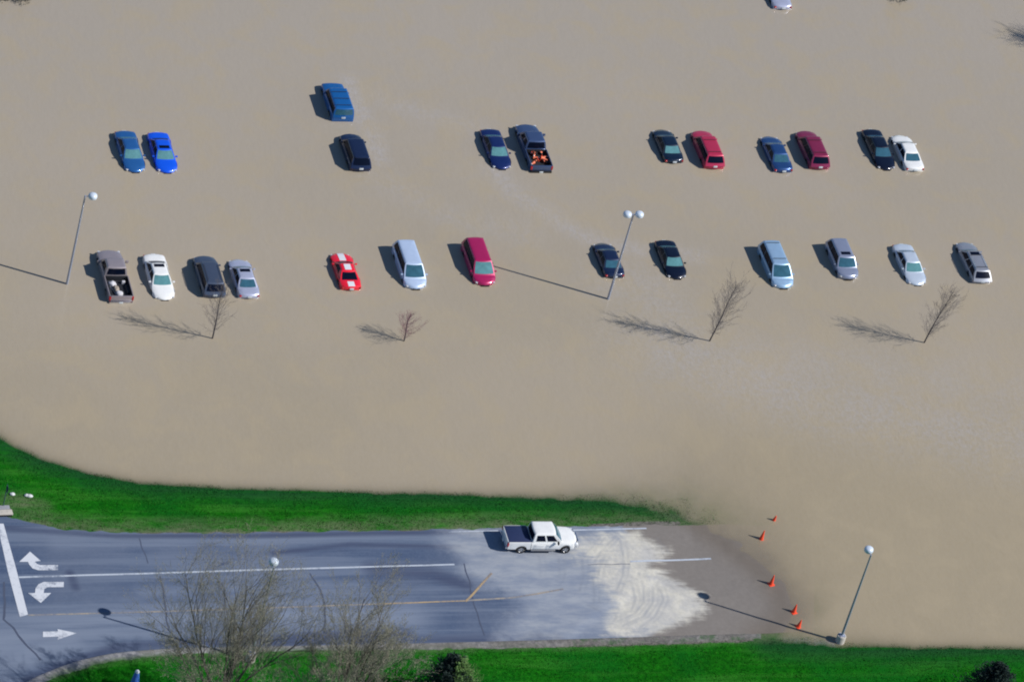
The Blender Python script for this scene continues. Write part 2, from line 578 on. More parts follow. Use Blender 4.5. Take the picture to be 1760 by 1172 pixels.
SILT = wpts([(985, 912), (1050, 912), (1098, 918), (1125, 934), (1150, 946), (1135, 962), (1118, 970), (1145, 985), (1172, 1003), (1196, 1018), (1210, 1035), (1216, 1050), (1190, 1062), (1172, 1075), (1130, 1084), (1085, 1091), (1035, 1092), (1045, 1068), (1062, 1040), (1040, 1020), (1018, 1000), (1010, 975), (960, 955), (975, 930)])
DUST = wpts([(770, 908), (990, 905), (1120, 905), (1240, 1040), (1190, 1092), (860, 1103), (870, 1070), (900, 1030), (800, 985), (790, 960), (760, 935)])
WET = wpts([(1060, 895), (1095, 935), (1120, 955), (1110, 965), (1090, 972), (1140, 1003), (1180, 1030), (1190, 1052), (1155, 1070), (1110, 1095), (1500, 1110), (1500, 880)])
silt = np.clip(.5 + sd_poly(RX, RY, SILT) / 2.2, 0, 1)
lf = np.clip((CX - np.where(RPY > 1025, 1000, 930)) / np.where(RPY > 1025, 60, 190), 0, 1)
silt = silt * (.30 + .70 * lf * lf * (3 - 2 * lf))
dust = np.clip(.5 + sd_poly(RX, RY, DUST) / 5.0, 0, 1)
light = np.zeros(RX.shape)
for line, wd, a in (([(-80, 1130), (60, 1085), (200, 1066), (420, 1050), (560, 1052), (700, 1060)], 2.2, .9), ([(100, 935), (300, 930), (600, 925), (780, 925)], .8, .5), ([(250, 1018), (500, 1008), (620, 1010)], .9, .6),
                    ([(0, 1150), (60, 1120), (120, 1100)], 1.6, .9)):
    d, _ = seg_dist(RX, RY, wpts(line), False)
    light = np.maximum(light, np.exp(-(d / wd) ** 2) * a)
wet = np.clip(.45 + sd_poly(RX, RY, WET) / 1.6, 0, 1)
track = np.zeros(RX.shape)
TRACKS = [[(1000, 960), (1003, 990), (996, 1015)], [(1033, 962), (1028, 985)], [(1040, 955), (1030, 975), (1028, 990)], [(1072, 965), (1070, 990), (1058, 1018)], [(1066, 930), (1070, 950), (1073, 975)],
          [(1018, 990), (1022, 1022), (1020, 1035)], [(1110, 985), (1122, 1010), (1122, 1035), (1105, 1060), (1070, 1075)], [(1098, 985), (1106, 1010), (1106, 1035), (1090, 1055), (1050, 1072)],
          [(1130, 1000), (1140, 1030), (1125, 1060), (1100, 1078)], [(1000, 920), (1020, 935), (1012, 950)], [(1035, 918), (1018, 940), (1002, 955)], [(1055, 925), (1035, 945), (1022, 965)],
          [(960, 960), (962, 985), (958, 1000)], [(1085, 1000), (1092, 1030), (1085, 1048)], [(1052, 1040), (1060, 1060), (1048, 1078)],
          [(925, 955), (930, 970), (928, 990)], [(1120, 925), (1135, 940), (1140, 950)], [(1010, 1040), (1040, 1055), (1085, 1050)], [(1075, 1000), (1120, 990), (1150, 1000)]]
for tline in TRACKS:
    for off in (0, 9):
        d, _ = seg_dist(RX, RY, wpts([(a + off, b) for a, b in tline]), False)
        track = np.maximum(track, np.exp(-(d / .11) ** 2) * (.9 if off == 0 else .55) * (.65 + .5 * vnoise(RX, RY, .7, 90)))
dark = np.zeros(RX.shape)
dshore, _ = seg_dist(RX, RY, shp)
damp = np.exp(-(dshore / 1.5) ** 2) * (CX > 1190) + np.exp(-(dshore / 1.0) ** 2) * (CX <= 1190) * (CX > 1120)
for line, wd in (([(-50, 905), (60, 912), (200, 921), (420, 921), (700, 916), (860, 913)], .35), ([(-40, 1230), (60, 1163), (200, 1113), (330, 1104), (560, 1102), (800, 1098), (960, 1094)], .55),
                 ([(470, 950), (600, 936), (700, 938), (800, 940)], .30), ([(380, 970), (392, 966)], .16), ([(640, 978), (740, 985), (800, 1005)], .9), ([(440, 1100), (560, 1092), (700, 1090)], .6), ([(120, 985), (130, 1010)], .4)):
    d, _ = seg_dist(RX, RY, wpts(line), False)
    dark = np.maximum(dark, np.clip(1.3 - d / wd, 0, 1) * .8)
ROADZ = RZ + .02
struct(grid_from('road', RX, RY, ROADZ, make_road_material(), dict(silt=silt, dust=dust, wet=wet, track=track, dark=dark, light=light, damp=damp)))

GXX, GYY = np.meshgrid(WX, WY_land, indexing='ij')
GH = hgt(GXX, GYY)
dtop, _ = seg_dist(GXX, GYY, road_top_w, False)
dbot, _ = seg_dist(GXX, GYY, road_bot_w, False)
dirt = np.clip(1.0 - np.minimum(dtop / 2.2, dbot / 1.2), 0, 1) * (GXX < ROAD_END_X + 10)
patch = wpts([(25, 862), (50, 868), (62, 872)])
dp, _ = seg_dist(GXX, GYY, patch, False)
dirt = np.maximum(dirt, np.clip(1 - dp / 1.6, 0, 1))
soil = np.clip(.75 - np.minimum(dtop / .35, 9), 0, 1) * (GXX < ROAD_END_X - 6)
spit, _ = seg_dist(GXX, GYY, wpts([(1020, 903), (1100, 900), (1165, 899)]), False)
soil = np.maximum(soil, np.clip(1 - spit / .5, 0, 1))
bank, _ = seg_dist(GXX, GYY, wpts([(900, 1108), (1100, 1104), (1290, 1098)]), False)
soil = np.maximum(soil, np.clip(.9 - bank / .7, 0, 1))
bed = np.clip((-GH - .12) / .12, 0, 1)
shn, _ = seg_dist(GXX, GYY, shp)
fringe = np.clip(1.05 - shn / 2.4, 0, 1)
struct(grid_from('ground', GXX, GYY, GH, make_grass_material(), dict(dirt=dirt, soil=soil, bed=bed, fringe=fringe)))

# standing grass: one mass of blades over both verges
def scatter_blades(dens, pxr, seed):
    r = np.random.default_rng(seed)
    a = at_z(*pxr[0]); b = at_z(*pxr[1])
    n_try = int(dens * abs((a.x - b.x) * (a.y - b.y)))
    X = r.uniform(min(a.x, b.x), max(a.x, b.x), n_try); Y = r.uniform(min(a.y, b.y), max(a.y, b.y), n_try)
    h = hgt(X, Y)
    road_poly = road_top_w + road_bot_w[::-1]
    dr, _ = seg_dist(X, Y, road_poly)
    inr = inside(X, Y, road_poly)
    south = Y < np.interp(X, [p[0] for p in road_bot_w], [p[1] for p in road_bot_w])
    clump = vnoise(X, Y, .5, seed + 1) + .6 * vnoise(X, Y, 1.7, seed + 2)
    keep = (h > -.05) & ~inr & (dr > np.where(south, .55, .03) + .25 * r.random(n_try)) & (clump > -.75)
    X, Y, h, clump = X[keep], Y[keep], h[keep], clump[keep]
    n = len(X)
    ang = r.uniform(0, 2 * np.pi, n); w = r.uniform(.012, .030, n); H = (.07 + .07 * r.random(n)) * (1 + .4 * clump)
    la = r.uniform(0, 2 * np.pi, n); lean = H * r.uniform(.2, .9, n)
    P0 = np.stack([X - w * np.cos(ang), Y - w * np.sin(ang), h - .01], 1)
    P1 = np.stack([X + w * np.cos(ang), Y + w * np.sin(ang), h - .01], 1)
    P2 = np.stack([X + lean * np.cos(la), Y + lean * np.sin(la), h + H], 1)
    return np.concatenate([P0[:, None], P1[:, None], P2[:, None]], 1).reshape(-1, 3)
BL = np.concatenate([scatter_blades(70, ((-60, 690), (1250, 925)), 51), scatter_blades(70, ((-20, 1080), (1840, 1240)), 81)])
print('blades', len(BL) // 3)
gm = bpy.data.meshes.new('grass')
gm.vertices.add(len(BL)); gm.vertices.foreach_set('co', BL.astype(np.float32).ravel())
nb_ = len(BL) // 3
gm.loops.add(nb_ * 3); gm.loops.foreach_set('vertex_index', np.arange(nb_ * 3, dtype=np.int32))
gm.polygons.add(nb_); gm.polygons.foreach_set('loop_start', np.arange(0, nb_ * 3, 3, dtype=np.int32))
gm.update(calc_edges=True)
ng_ = NT('grass_blades')
gn = ng_.noise(1.3, 5, .7); gn2 = ng_.noise(.25, 4, .6)
gc = ng_.mix(ng_.ramp(gn, .3, .7), (.012, .115, .007), (.038, .235, .014))
gc = ng_.mix(ng_.ramp(gn2, .52, .75, 0, .6), gc, (.10, .26, .05))
ng_.color(gc); ng_.b.inputs['Roughness'].default_value = .8; ng_.b.inputs['Specular IOR Level'].default_value = .1
gm.materials.append(ng_.m)
fr_, _ = seg_dist(BL[::3, 0], BL[::3, 1], shp)
at_ = gm.attributes.new('fringe', 'FLOAT', 'POINT'); at_.data.foreach_set('value', np.repeat(np.clip(1.1 - fr_ / 2.6, 0, 1), 3).astype(np.float32))
gc = ng_.mix(ng_.ramp(ng_.noise(1.0, 5, .65, vec=ng_.mapping((.16, 1.5, 1))), .40, .66, 0, .8), gc, (.008, .085, .006))
gc = ng_.mix(ng_.math('MULTIPLY', ng_.attr('fringe'), .8), gc, (.016, .105, .030))
ng_.color(gc)
go = bpy.data.objects.new('grass', gm); COL.objects.link(go)
go['kind'] = 'stuff'; tag(go, 'short bright green grass growing on both road verges', 'grass')

# gravel and concrete kerb strip along the near side of the road
kx = np.arange(-420, 1310.1, 3.0)
kj = vnoise(kx, kx * 0, 16, 31) * 1.6 + vnoise(kx, kx * 0, 5, 32) * .8
kb = smooth_edge(BOT, kx)
kw = np.interp(kx, [-420, 60, 200, 330, 560, 700, 900, 1200, 1310], [17, 15, 13, 9, 7, 9, 11, 10, 8]) + kj
V = np.linspace(0, 1, 9)
KPY = (kb - 1.0)[:, None] + (kw + 1)[:, None] * V[None, :]
KX, KY, KZ = GA(np.repeat(kx[:, None], 9, 1), KPY)
prof = np.array([.045, .11, .115, .10, .085, .07, .055, .04, .01])
fade = np.repeat(np.interp(V, [0, .4, .8, 1], [0, .1, .6, 1])[None, :], len(kx), 0)
endf = np.clip((1310 - kx) / 120, 0.15, 1)[:, None]
struct(grid_from('kerb', KX, KY, KZ + prof[None, :] * endf, make_gravel_material(), dict(fade=fade, brown=np.repeat(np.interp(kx, [540, 760, 1000], [0, .6, 1])[:, None], 9, 1))))

# water sheet
wx = np.concatenate([[-4000, -2500, -1500, -900, -500, -300, -200, -140, -100], np.arange(-75, 75.1, .4), [100, 140, 200, 300, 500, 900, 1500, 2500, 4000]])
wy = np.concatenate([np.arange(-62, 60.1, .4), [70, 85, 110, 160, 250, 500, 900, 1500, 2500, 4000]])
WXX, WYY = np.meshgrid(wx, wy, indexing='ij')
dep = np.maximum(-hgt(WXX, WYY), -.2)
streak = np.zeros(WXX.shape)  # ripple zones with painted sky reflection, plus one pale shallow strip
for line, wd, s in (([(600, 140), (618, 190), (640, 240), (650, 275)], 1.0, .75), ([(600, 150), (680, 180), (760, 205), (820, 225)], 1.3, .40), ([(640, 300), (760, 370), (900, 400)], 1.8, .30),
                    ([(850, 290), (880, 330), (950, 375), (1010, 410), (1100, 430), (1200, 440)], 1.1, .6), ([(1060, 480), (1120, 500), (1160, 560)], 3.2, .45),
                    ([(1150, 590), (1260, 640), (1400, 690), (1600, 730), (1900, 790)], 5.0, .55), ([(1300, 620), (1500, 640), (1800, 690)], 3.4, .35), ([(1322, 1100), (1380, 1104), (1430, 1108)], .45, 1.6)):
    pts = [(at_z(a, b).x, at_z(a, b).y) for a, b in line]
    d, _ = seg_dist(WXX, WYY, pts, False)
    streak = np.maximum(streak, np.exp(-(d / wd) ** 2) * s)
warm = np.clip(1 - (WYY - at_z(1500, 760).y) / 9.0, 0, 1) * np.clip((WXX - at_z(1150, 900).x) / 18 + .4, .3, 1) * .7
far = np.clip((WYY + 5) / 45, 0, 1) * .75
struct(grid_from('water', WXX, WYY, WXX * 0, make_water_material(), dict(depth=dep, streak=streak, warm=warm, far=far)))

# ------------------------------------------------------------------ painted markings
M_WHITE_MARK = make_mark_material('white_road_paint', (.60, .63, .68), .47)
M_LINE = make_mark_material('white_line_paint', (.46, .51, .58), .46)
M_YELLOW = make_mark_material('worn_yellow_paint', (.42, .30, .16), .54, (.13, .15, .20))
M_YELLOW2 = make_mark_material('faded_yellow_paint', (.36, .31, .24), .60, (.16, .175, .22))
M_CRACK = mat('crack_sealant', (.062, .078, .125), .8)

def strip(name, pts, width, material, lift=.03, wob=0.0, taper=False):
    w = [Vector((*p, 0)) for p in wpts(pts)]
    P = [w[0]]
    for a, b in zip(w[:-1], w[1:]):
        n = max(1, int((b - a).length / .35))
        P += [a.lerp(b, (k + 1) / n) for k in range(n)]
    m = len(P)
    L, R = [], []
    for i, p in enumerate(P):
        d = (P[min(i + 1, m - 1)] - P[max(i - 1, 0)]).normalized()
        nrm = Vector((-d.y, d.x, 0))
        q = p + nrm * wob * mnoise.noise(p * .9)
        ww = width / 2 * (1 + (.35 * mnoise.noise(p * 2.3) if wob else 0))
        L.append(q + nrm * ww); R.append(q - nrm * ww)
    A = np.array([[l.x, (l.x + r.x) / 2, r.x] for l, r in zip(L, R)]); B = np.array([[l.y, (l.y + r.y) / 2, r.y] for l, r in zip(L, R)])
    return struct(grid_from(name, A, B, hgt(A, B) + lift, material))

def poly_mark(name, px, material, lift=.034):
    w = [G(a, b, lift) for a, b in px]
    bm = bmesh.new()
    vs = [bm.verts.new(p) for p in w]
    f = bm.faces.new(vs)
    if f.normal.z < 0 or (f.normal_update() or f.normal.z) < 0:
        f.normal_flip()
    bmesh.ops.triangulate(bm, faces=bm.faces[:])
    me = bpy.data.meshes.new(name); bm.to_mesh(me); bm.free()
    me.materials.append(material)
    o = bpy.data.objects.new(name, me); COL.objects.link(o)
    return struct(o)

strip('lane_line', [(32, 992), (200, 987), (420, 980), (600, 975), (781, 970)], .17, M_LINE)
strip('lane_line', [(1083, 965), (1150, 963), (1222, 960)], .17, M_LINE)
strip('edge_line', [(985, 911), (1050, 909.5), (1111, 908)], .15, M_LINE)
strip('edge_line', [(770, 914), (820, 913), (856, 912)], .12, M_LINE)
strip('centre_line', [(48, 1057), (200, 1053), (420, 1046), (560, 1041), (700, 1036), (800, 1032)], .15, M_YELLOW2)
strip('centre_line', [(660, 1037.5), (740, 1034.8), (798, 1032.6)], .11, M_YELLOW, .036)
strip('centre_line', [(803, 1032), (850, 1029), (880, 1027), (925, 1020), (968, 1012)], .17, M_YELLOW2)
strip('centre_line', [(800, 1034), (812, 1022), (828, 1004), (845, 985)], .17, M_YELLOW, .040)
poly_mark('stop_line', [(-5, 900), (6, 900), (27, 975), (48, 1056), (34, 1060), (14, 985)], M_WHITE_MARK)
poly_mark('road_arrow', [(51.5, 948), (70, 964), (60, 965), (63, 969), (69, 971), (99.5, 971), (99.5, 980), (66, 980), (56, 977), (50, 970), (48, 965.5), (33, 965.5)], M_WHITE_MARK)
poly_mark('road_arrow', [(70, 1036), (48, 1019), (60, 1019), (61, 1011), (66, 1004), (75, 1000), (109.5, 1000), (109.5, 1009), (82, 1009), (76, 1012), (75, 1019), (88, 1019)], M_WHITE_MARK)
poly_mark('road_arrow', [(132, 1088), (98.8, 1099), (99.5, 1094), (73.7, 1094.6), (73.7, 1085.5), (99.5, 1085), (98.8, 1081)], M_WHITE_MARK)
for pts, wd in (([(7, 1000), (7, 1064), (22, 1079), (45, 1108), (70, 1134)], .16), ([(275, 990), (281, 1015), (284, 1035), (286, 1060), (288, 1083)], .13), ([(240, 925), (246, 945), (254, 968)], .08),
                ([(533, 985), (548, 1010), (560, 1045), (556, 1100)], .13), ([(797, 968), (806, 1000), (815, 1040), (824, 1065), (832, 1092)], .10), ([(1083, 969), (1050, 969.5), (1010, 970)], .06)):
    strip('road_crack', pts, wd, M_CRACK, .026, .12)

# ------------------------------------------------------------------ vehicles
BUL = [1.0]
def body_ring(s, w, d, b, L):
    x = L / 2 - s
    bf = .34 * max(0.0, 1 - s / 1.1) ** 1.5 - .18 * max(0.0, 1 - (L - s) / .8) ** 1.5
    half = [(0, b), (w * .90, b), (w * .985, b + .06), (w, b + (d - b) * .35), (w, b + (d - b) * .62), (w * .975, d - .13), (w * .935, d - .045), (w * .84, d - .006), (w * .45, d + .014)]
    bf *= BUL[0]
    k = lambda y: x - bf * (y / w) ** 2
    r = [Vector((k(y), y, z)) for y, z in half] + [Vector((x, 0, d + .02))] + [Vector((k(y), -y, z)) for y, z in half[:0:-1]]
    return r

def arch_lift(s, wheels, r, b):
    for ws in wheels:
        q = r * r - (s - ws) ** 2
        if q > 0:
            b = max(b, .33 + math.sqrt(q))
    return b

def stations(keys, L, wheels, r, step=.13):
    ss = set(round(x, 3) for x in np.arange(0, L + .001, step))
    ss |= {k[0] for k in keys}
    for ws in wheels:
        for k in range(-8, 9):
            ss.add(round(ws + r * math.sin(k / 8 * math.pi / 2), 3))
    return sorted(x for x in ss if 0 <= x <= L)

def build_body(parent, L, W, keys, b0, wheels, arch_r, m, s0=0.0, s1=None, name='body'):
    """keys: (s, width factor, deck height)"""
    s1 = L if s1 is None else s1
    ks = [k[0] for k in keys]
    st = [s for s in stations(keys, L, wheels, arch_r) if s0 - 1e-6 <= s <= s1 + 1e-6]
    rings = []
    for s in st:
        w = W / 2 * float(np.interp(s, ks, [k[1] for k in keys]))
        d = float(np.interp(s, ks, [k[2] for k in keys]))
        b = b0 + (.12 if (s < .05 or s > L - .05) else 0)
        b = min(arch_lift(s, wheels, arch_r, b), d - .12)
        rings.append(body_ring(s, w, d, b, L))
    v, f = loft(rings)
    mats = [m, M_BLACK]
    n = len(rings[0])
    fm = []
    for i in range(len(rings) - 1):
        for k in range(n):
            fm.append(1 if (k == 0 or k == n - 1) else 0)
    fm += [0, 0]
    return mesh_obj(name, v, f, None, parent, True, 38, mats, fm)

def cab_point(c, kind, g, t, off=0.0):
    """point of the greenhouse surface; t from beltline (0) to roof edge (1)"""
    F_ = c['fb'] + (c['ft'] - c['fb']) * t
    R_ = c['rb'] + (c['rt'] - c['rb']) * t
    Wd = (c['wb'] + (c['wt'] - c['wb']) * t) + .025 * math.sin(math.pi * t)
    z = c['zb'] + (c['zt'] - .07 - c['zb']) * t
    if kind == 'front':
        return Vector((F_ - .10 * (1 - g * g) - off * .7, g * Wd, z + off * .7))
    if kind == 'rear':
        return Vector((R_ + .07 * (1 - g * g) + off * .7, g * Wd, z + off * .7))
    sgn = 1 if kind == 'left' else -1
    return Vector((F_ + (R_ - F_) * g, sgn * (Wd + off), z + off * .2))

def cab_ring(c, t, e=0.0, z=None):
    pts = []
    U = [-1, -.94, -.7, -.35, 0, .35, .7, .94, 1]
    Gs = [.12, .3, .5, .7, .88]
    def fix(p, kind):
        q = p.copy()
        if e:
            q.x += e if kind == 'front' else (-e if kind == 'rear' else 0)
            Wd = abs(c['wt'])
            q.y *= max(0.0, 1 - e / Wd)
            if kind in ('left', 'right'):
                mid = (c['ft'] + c['rt']) / 2
                span = (c['rt'] - c['ft']) / 2
                q.x = mid + (q.x - mid) * (1 - e / span)
        if z is not None:
            q.z = z
        return q
    for g in U:
        pts.append(fix(cab_point(c, 'front', g, t), 'front'))
    for g in Gs:
        pts.append(fix(cab_point(c, 'left', g, t), 'left'))
    for g in U[::-1]:
        pts.append(fix(cab_point(c, 'rear', g, t), 'rear'))
    for g in Gs[::-1]:
        pts.append(fix(cab_point(c, 'right', g, t), 'right'))
    return pts

def to_local(p, L):
    return Vector((L / 2 - p.x, p.y, p.z))

def build_cab(parent, L, c, m, name='roof'):
    zt = c['zt']
    rings = [cab_ring(c, t) for t in (-.25, 0, .25, .5, .75, 1.0)]
    rings += [cab_ring(c, 1, .04, zt - .032), cab_ring(c, 1, .11, zt - .010), cab_ring(c, 1, .25, zt), cab_ring(c, 1, .45, zt + .008)]
    rings = [[to_local(p, L) for p in r] for r in rings]
    v, f = loft(rings)
    return mesh_obj(name, v, f, m, parent, True, 35)

def pane(parent, L, c, kind, g0, g1, t0, t1, m, name, off=.008):
    ng, nt = 7, 4
    v = []
    for j in range(nt + 1):
        for i in range(ng + 1):
            v.append(to_local(cab_point(c, kind, g0 + (g1 - g0) * i / ng, t0 + (t1 - t0) * j / nt, off), L))
    f = []
    for j in range(nt):
        for i in range(ng):
            a = j * (ng + 1) + i
            q = [a, a + 1, a + ng + 2, a + ng + 1]
            f.append(q)
    # orient outward
    p = [v[i] for i in f[0]]
    nrm = (p[1] - p[0]).cross(p[2] - p[0])
    cen = Vector((L / 2 - (c['ft'] + c['rt']) / 2, 0, c['zb']))
    if nrm.dot(p[0] - cen) < 0:
        f = [q[::-1] for q in f]
    return mesh_obj(name, v, f, m, parent, True, 180)

def build_wheel(parent, x, y, r, wd, rim=True, z=None):
    z = r if z is None else z
    sgn = 1 if y > 0 else -1
    n = 24
    prof = [(r * .62, -wd / 2), (r * .93, -wd / 2), (r, -wd * .36), (r, wd * .36), (r * .93, wd / 2), (r * .62, wd / 2)]
    v = []
    for rr, w in prof:
        for k in range(n):
            a = 2 * math.pi * k / n
            v.append((x + rr * math.cos(a), y + sgn * w, z + rr * math.sin(a)))
    f = []
    m = len(prof)
    for i in range(m):
        for k in range(n):
            i2 = (i + 1) % m
            f.append([i * n + k, i * n + (k + 1) % n, i2 * n + (k + 1) % n, i2 * n + k])
    wl = mesh_obj('wheel', v, f, M_RUBBER, parent, True, 40)
    if rim:
        mb = MB()
        # dish and five spokes
        for k in range(5):
            a = 2 * math.pi * k / 5 + .3
            mid = Vector((x + r * .33 * math.cos(a), y + sgn * wd * .36, z + r * .33 * math.sin(a)))
            mb.box(mid, (r * .60, .03, r * .20), .008, Matrix.Rotation(-a, 3, 'Y'))
        ring = []
        for rr, w in ((r * .60, .30), (r * .66, .44), (r * .63, .30)):
            ring.append([Vector((x + rr * math.cos(2 * math.pi * k / n), y + sgn * wd * w, z + rr * math.sin(2 * math.pi * k / n))) for k in range(n)])
        vv, ff = loft(ring, True, False)
        mb.add(vv, ff)
        mb.add([Vector((x + r * .62 * math.cos(2 * math.pi * k / n), y + sgn * wd * .20, z + r * .62 * math.sin(2 * math.pi * k / n))) for k in range(n)], [list(range(n))])
        mb.build('rim', M_RIM, wl)
    return wl

def patch_box(parent, name, x, y, z, size, m, bev=.03, rz=0.0):
    mb = MB()
    mb.box((x, y, z), size, min(bev, min(size) * .45), Matrix.Rotation(rz, 3, 'Z'))
    return mb.build(name, m, parent)

SPECS = {
    'sedan': dict(L=4.85, W=1.82, b0=.2, wh=(.92, 3.72), wr=.32,
                  keys=[(0, .74, .56), (.05, .86, .64), (.18, .93, .70), (.5, .985, .80), (1.0, 1, .87), (1.38, 1, .93), (2.4, 1, .92), (3.9, 1, .97), (4.4, .985, .97), (4.68, .95, .94), (4.80, .88, .86), (4.85, .80, .66)],
                  cab=dict(fb=1.30, ft=2.02, rt=3.22, rb=3.95, zb=.92, zt=1.43, wb=.80, wt=.60), sides=[(.06, .46), (.50, .93)]),
    'coupe': dict(L=4.6, W=1.80, b0=.2, wh=(.92, 3.55), wr=.33,
                  keys=[(0, .70, .56), (.05, .84, .63), (.18, .92, .70), (.5, .985, .80), (1.1, 1, .88), (1.5, 1, .90), (2.4, .985, .89), (3.4, 1, .95), (4.1, .985, .97), (4.45, .95, .95), (4.55, .88, .86), (4.6, .80, .66)],
                  cab=dict(fb=1.45, ft=2.12, rt=3.00, rb=3.80, zb=.90, zt=1.34, wb=.78, wt=.58), sides=[(.08, .66)]),
    'suv': dict(L=4.75, W=1.88, b0=.25, wh=(.90, 3.72), wr=.36,
                keys=[(0, .78, .66), (.05, .88, .80), (.20, .95, .93), (.6, .99, 1.0), (1.2, 1, 1.06), (2.4, 1, 1.06), (4.2, 1, 1.08), (4.62, .98, 1.05), (4.70, .95, .90), (4.75, .88, .66)],
                cab=dict(fb=1.15, ft=1.78, rt=4.22, rb=4.60, zb=1.05, zt=1.74, wb=.86, wt=.68), sides=[(.06, .345), (.355, .64), (.65, .94)]),
    'boxy': dict(L=4.7, W=1.90, b0=.25, wh=(.85, 3.62), wr=.36, bul=.25,
                keys=[(0, .90, .82), (.05, .95, .96), (.20, .98, 1.04), (.6, 1, 1.08), (1.2, 1, 1.12), (2.4, 1, 1.12), (4.3, 1, 1.12), (4.62, .99, 1.10), (4.68, .97, .95), (4.7, .94, .66)],
                cab=dict(fb=1.30, ft=1.75, rt=4.48, rb=4.62, zb=1.10, zt=1.80, wb=.89, wt=.78), sides=[(.06, .345), (.355, .64), (.65, .95)]),
    'wagon': dict(L=4.8, W=1.80, b0=.22, wh=(.90, 3.65), wr=.32,
                  keys=[(0, .74, .58), (.05, .86, .68), (.20, .94, .76), (.6, .99, .86), (1.2, 1, .94), (2.4, 1, .95), (4.2, 1, .98), (4.65, .97, .95), (4.76, .92, .82), (4.8, .84, .62)],
                  cab=dict(fb=1.22, ft=1.95, rt=4.20, rb=4.66, zb=.94, zt=1.52, wb=.81, wt=.62), sides=[(.07, .34), (.37, .63), (.66, .93)]),
    'minivan': dict(L=5.0, W=1.95, b0=.22, wh=(.95, 3.85), wr=.33,
                    keys=[(0, .72, .60), (.05, .84, .72), (.20, .93, .82), (.55, .985, .94), (1.0, 1, 1.04), (2.4, 1, 1.06), (4.5, 1, 1.06), (4.85, .97, 1.02), (4.95, .93, .85), (5.0, .86, .60)],
                    cab=dict(fb=.92, ft=1.80, rt=4.62, rb=4.88, zb=1.03, zt=1.76, wb=.89, wt=.70), sides=[(.05, .31), (.32, .635), (.645, .94)]),
}

def car_body_lights(root, S, L, W, rearz, frontz, tail=M_TAIL, plate=True, head=True):
    for sg in (1, -1):
        patch_box(root, 'headlight', L / 2 - .35, sg * W * .33, frontz - .035, (.18, .34, .12), M_HEAD, .04, -sg * .42)
        patch_box(root, 'tail_light', -L / 2 + .19, sg * W * .37, rearz - .07, (.13, .28, .16), tail, .03, sg * .30)
        patch_box(root, 'mirror', L / 2 - S['cab']['fb'] - .32, sg * (W / 2 + .05), S['cab']['zb'] + .05, (.11, .20, .13), S['mirror'], .04)
    if plate:
        patch_box(root, 'number_plate', -L / 2 - .005, 0, rearz - .06, (.03, .34, .17), M_PLATE, .008)
    patch_box(root, 'grille', L / 2 - .03, 0, frontz - .15, (.08, .62, .12), M_BLACK, .03)

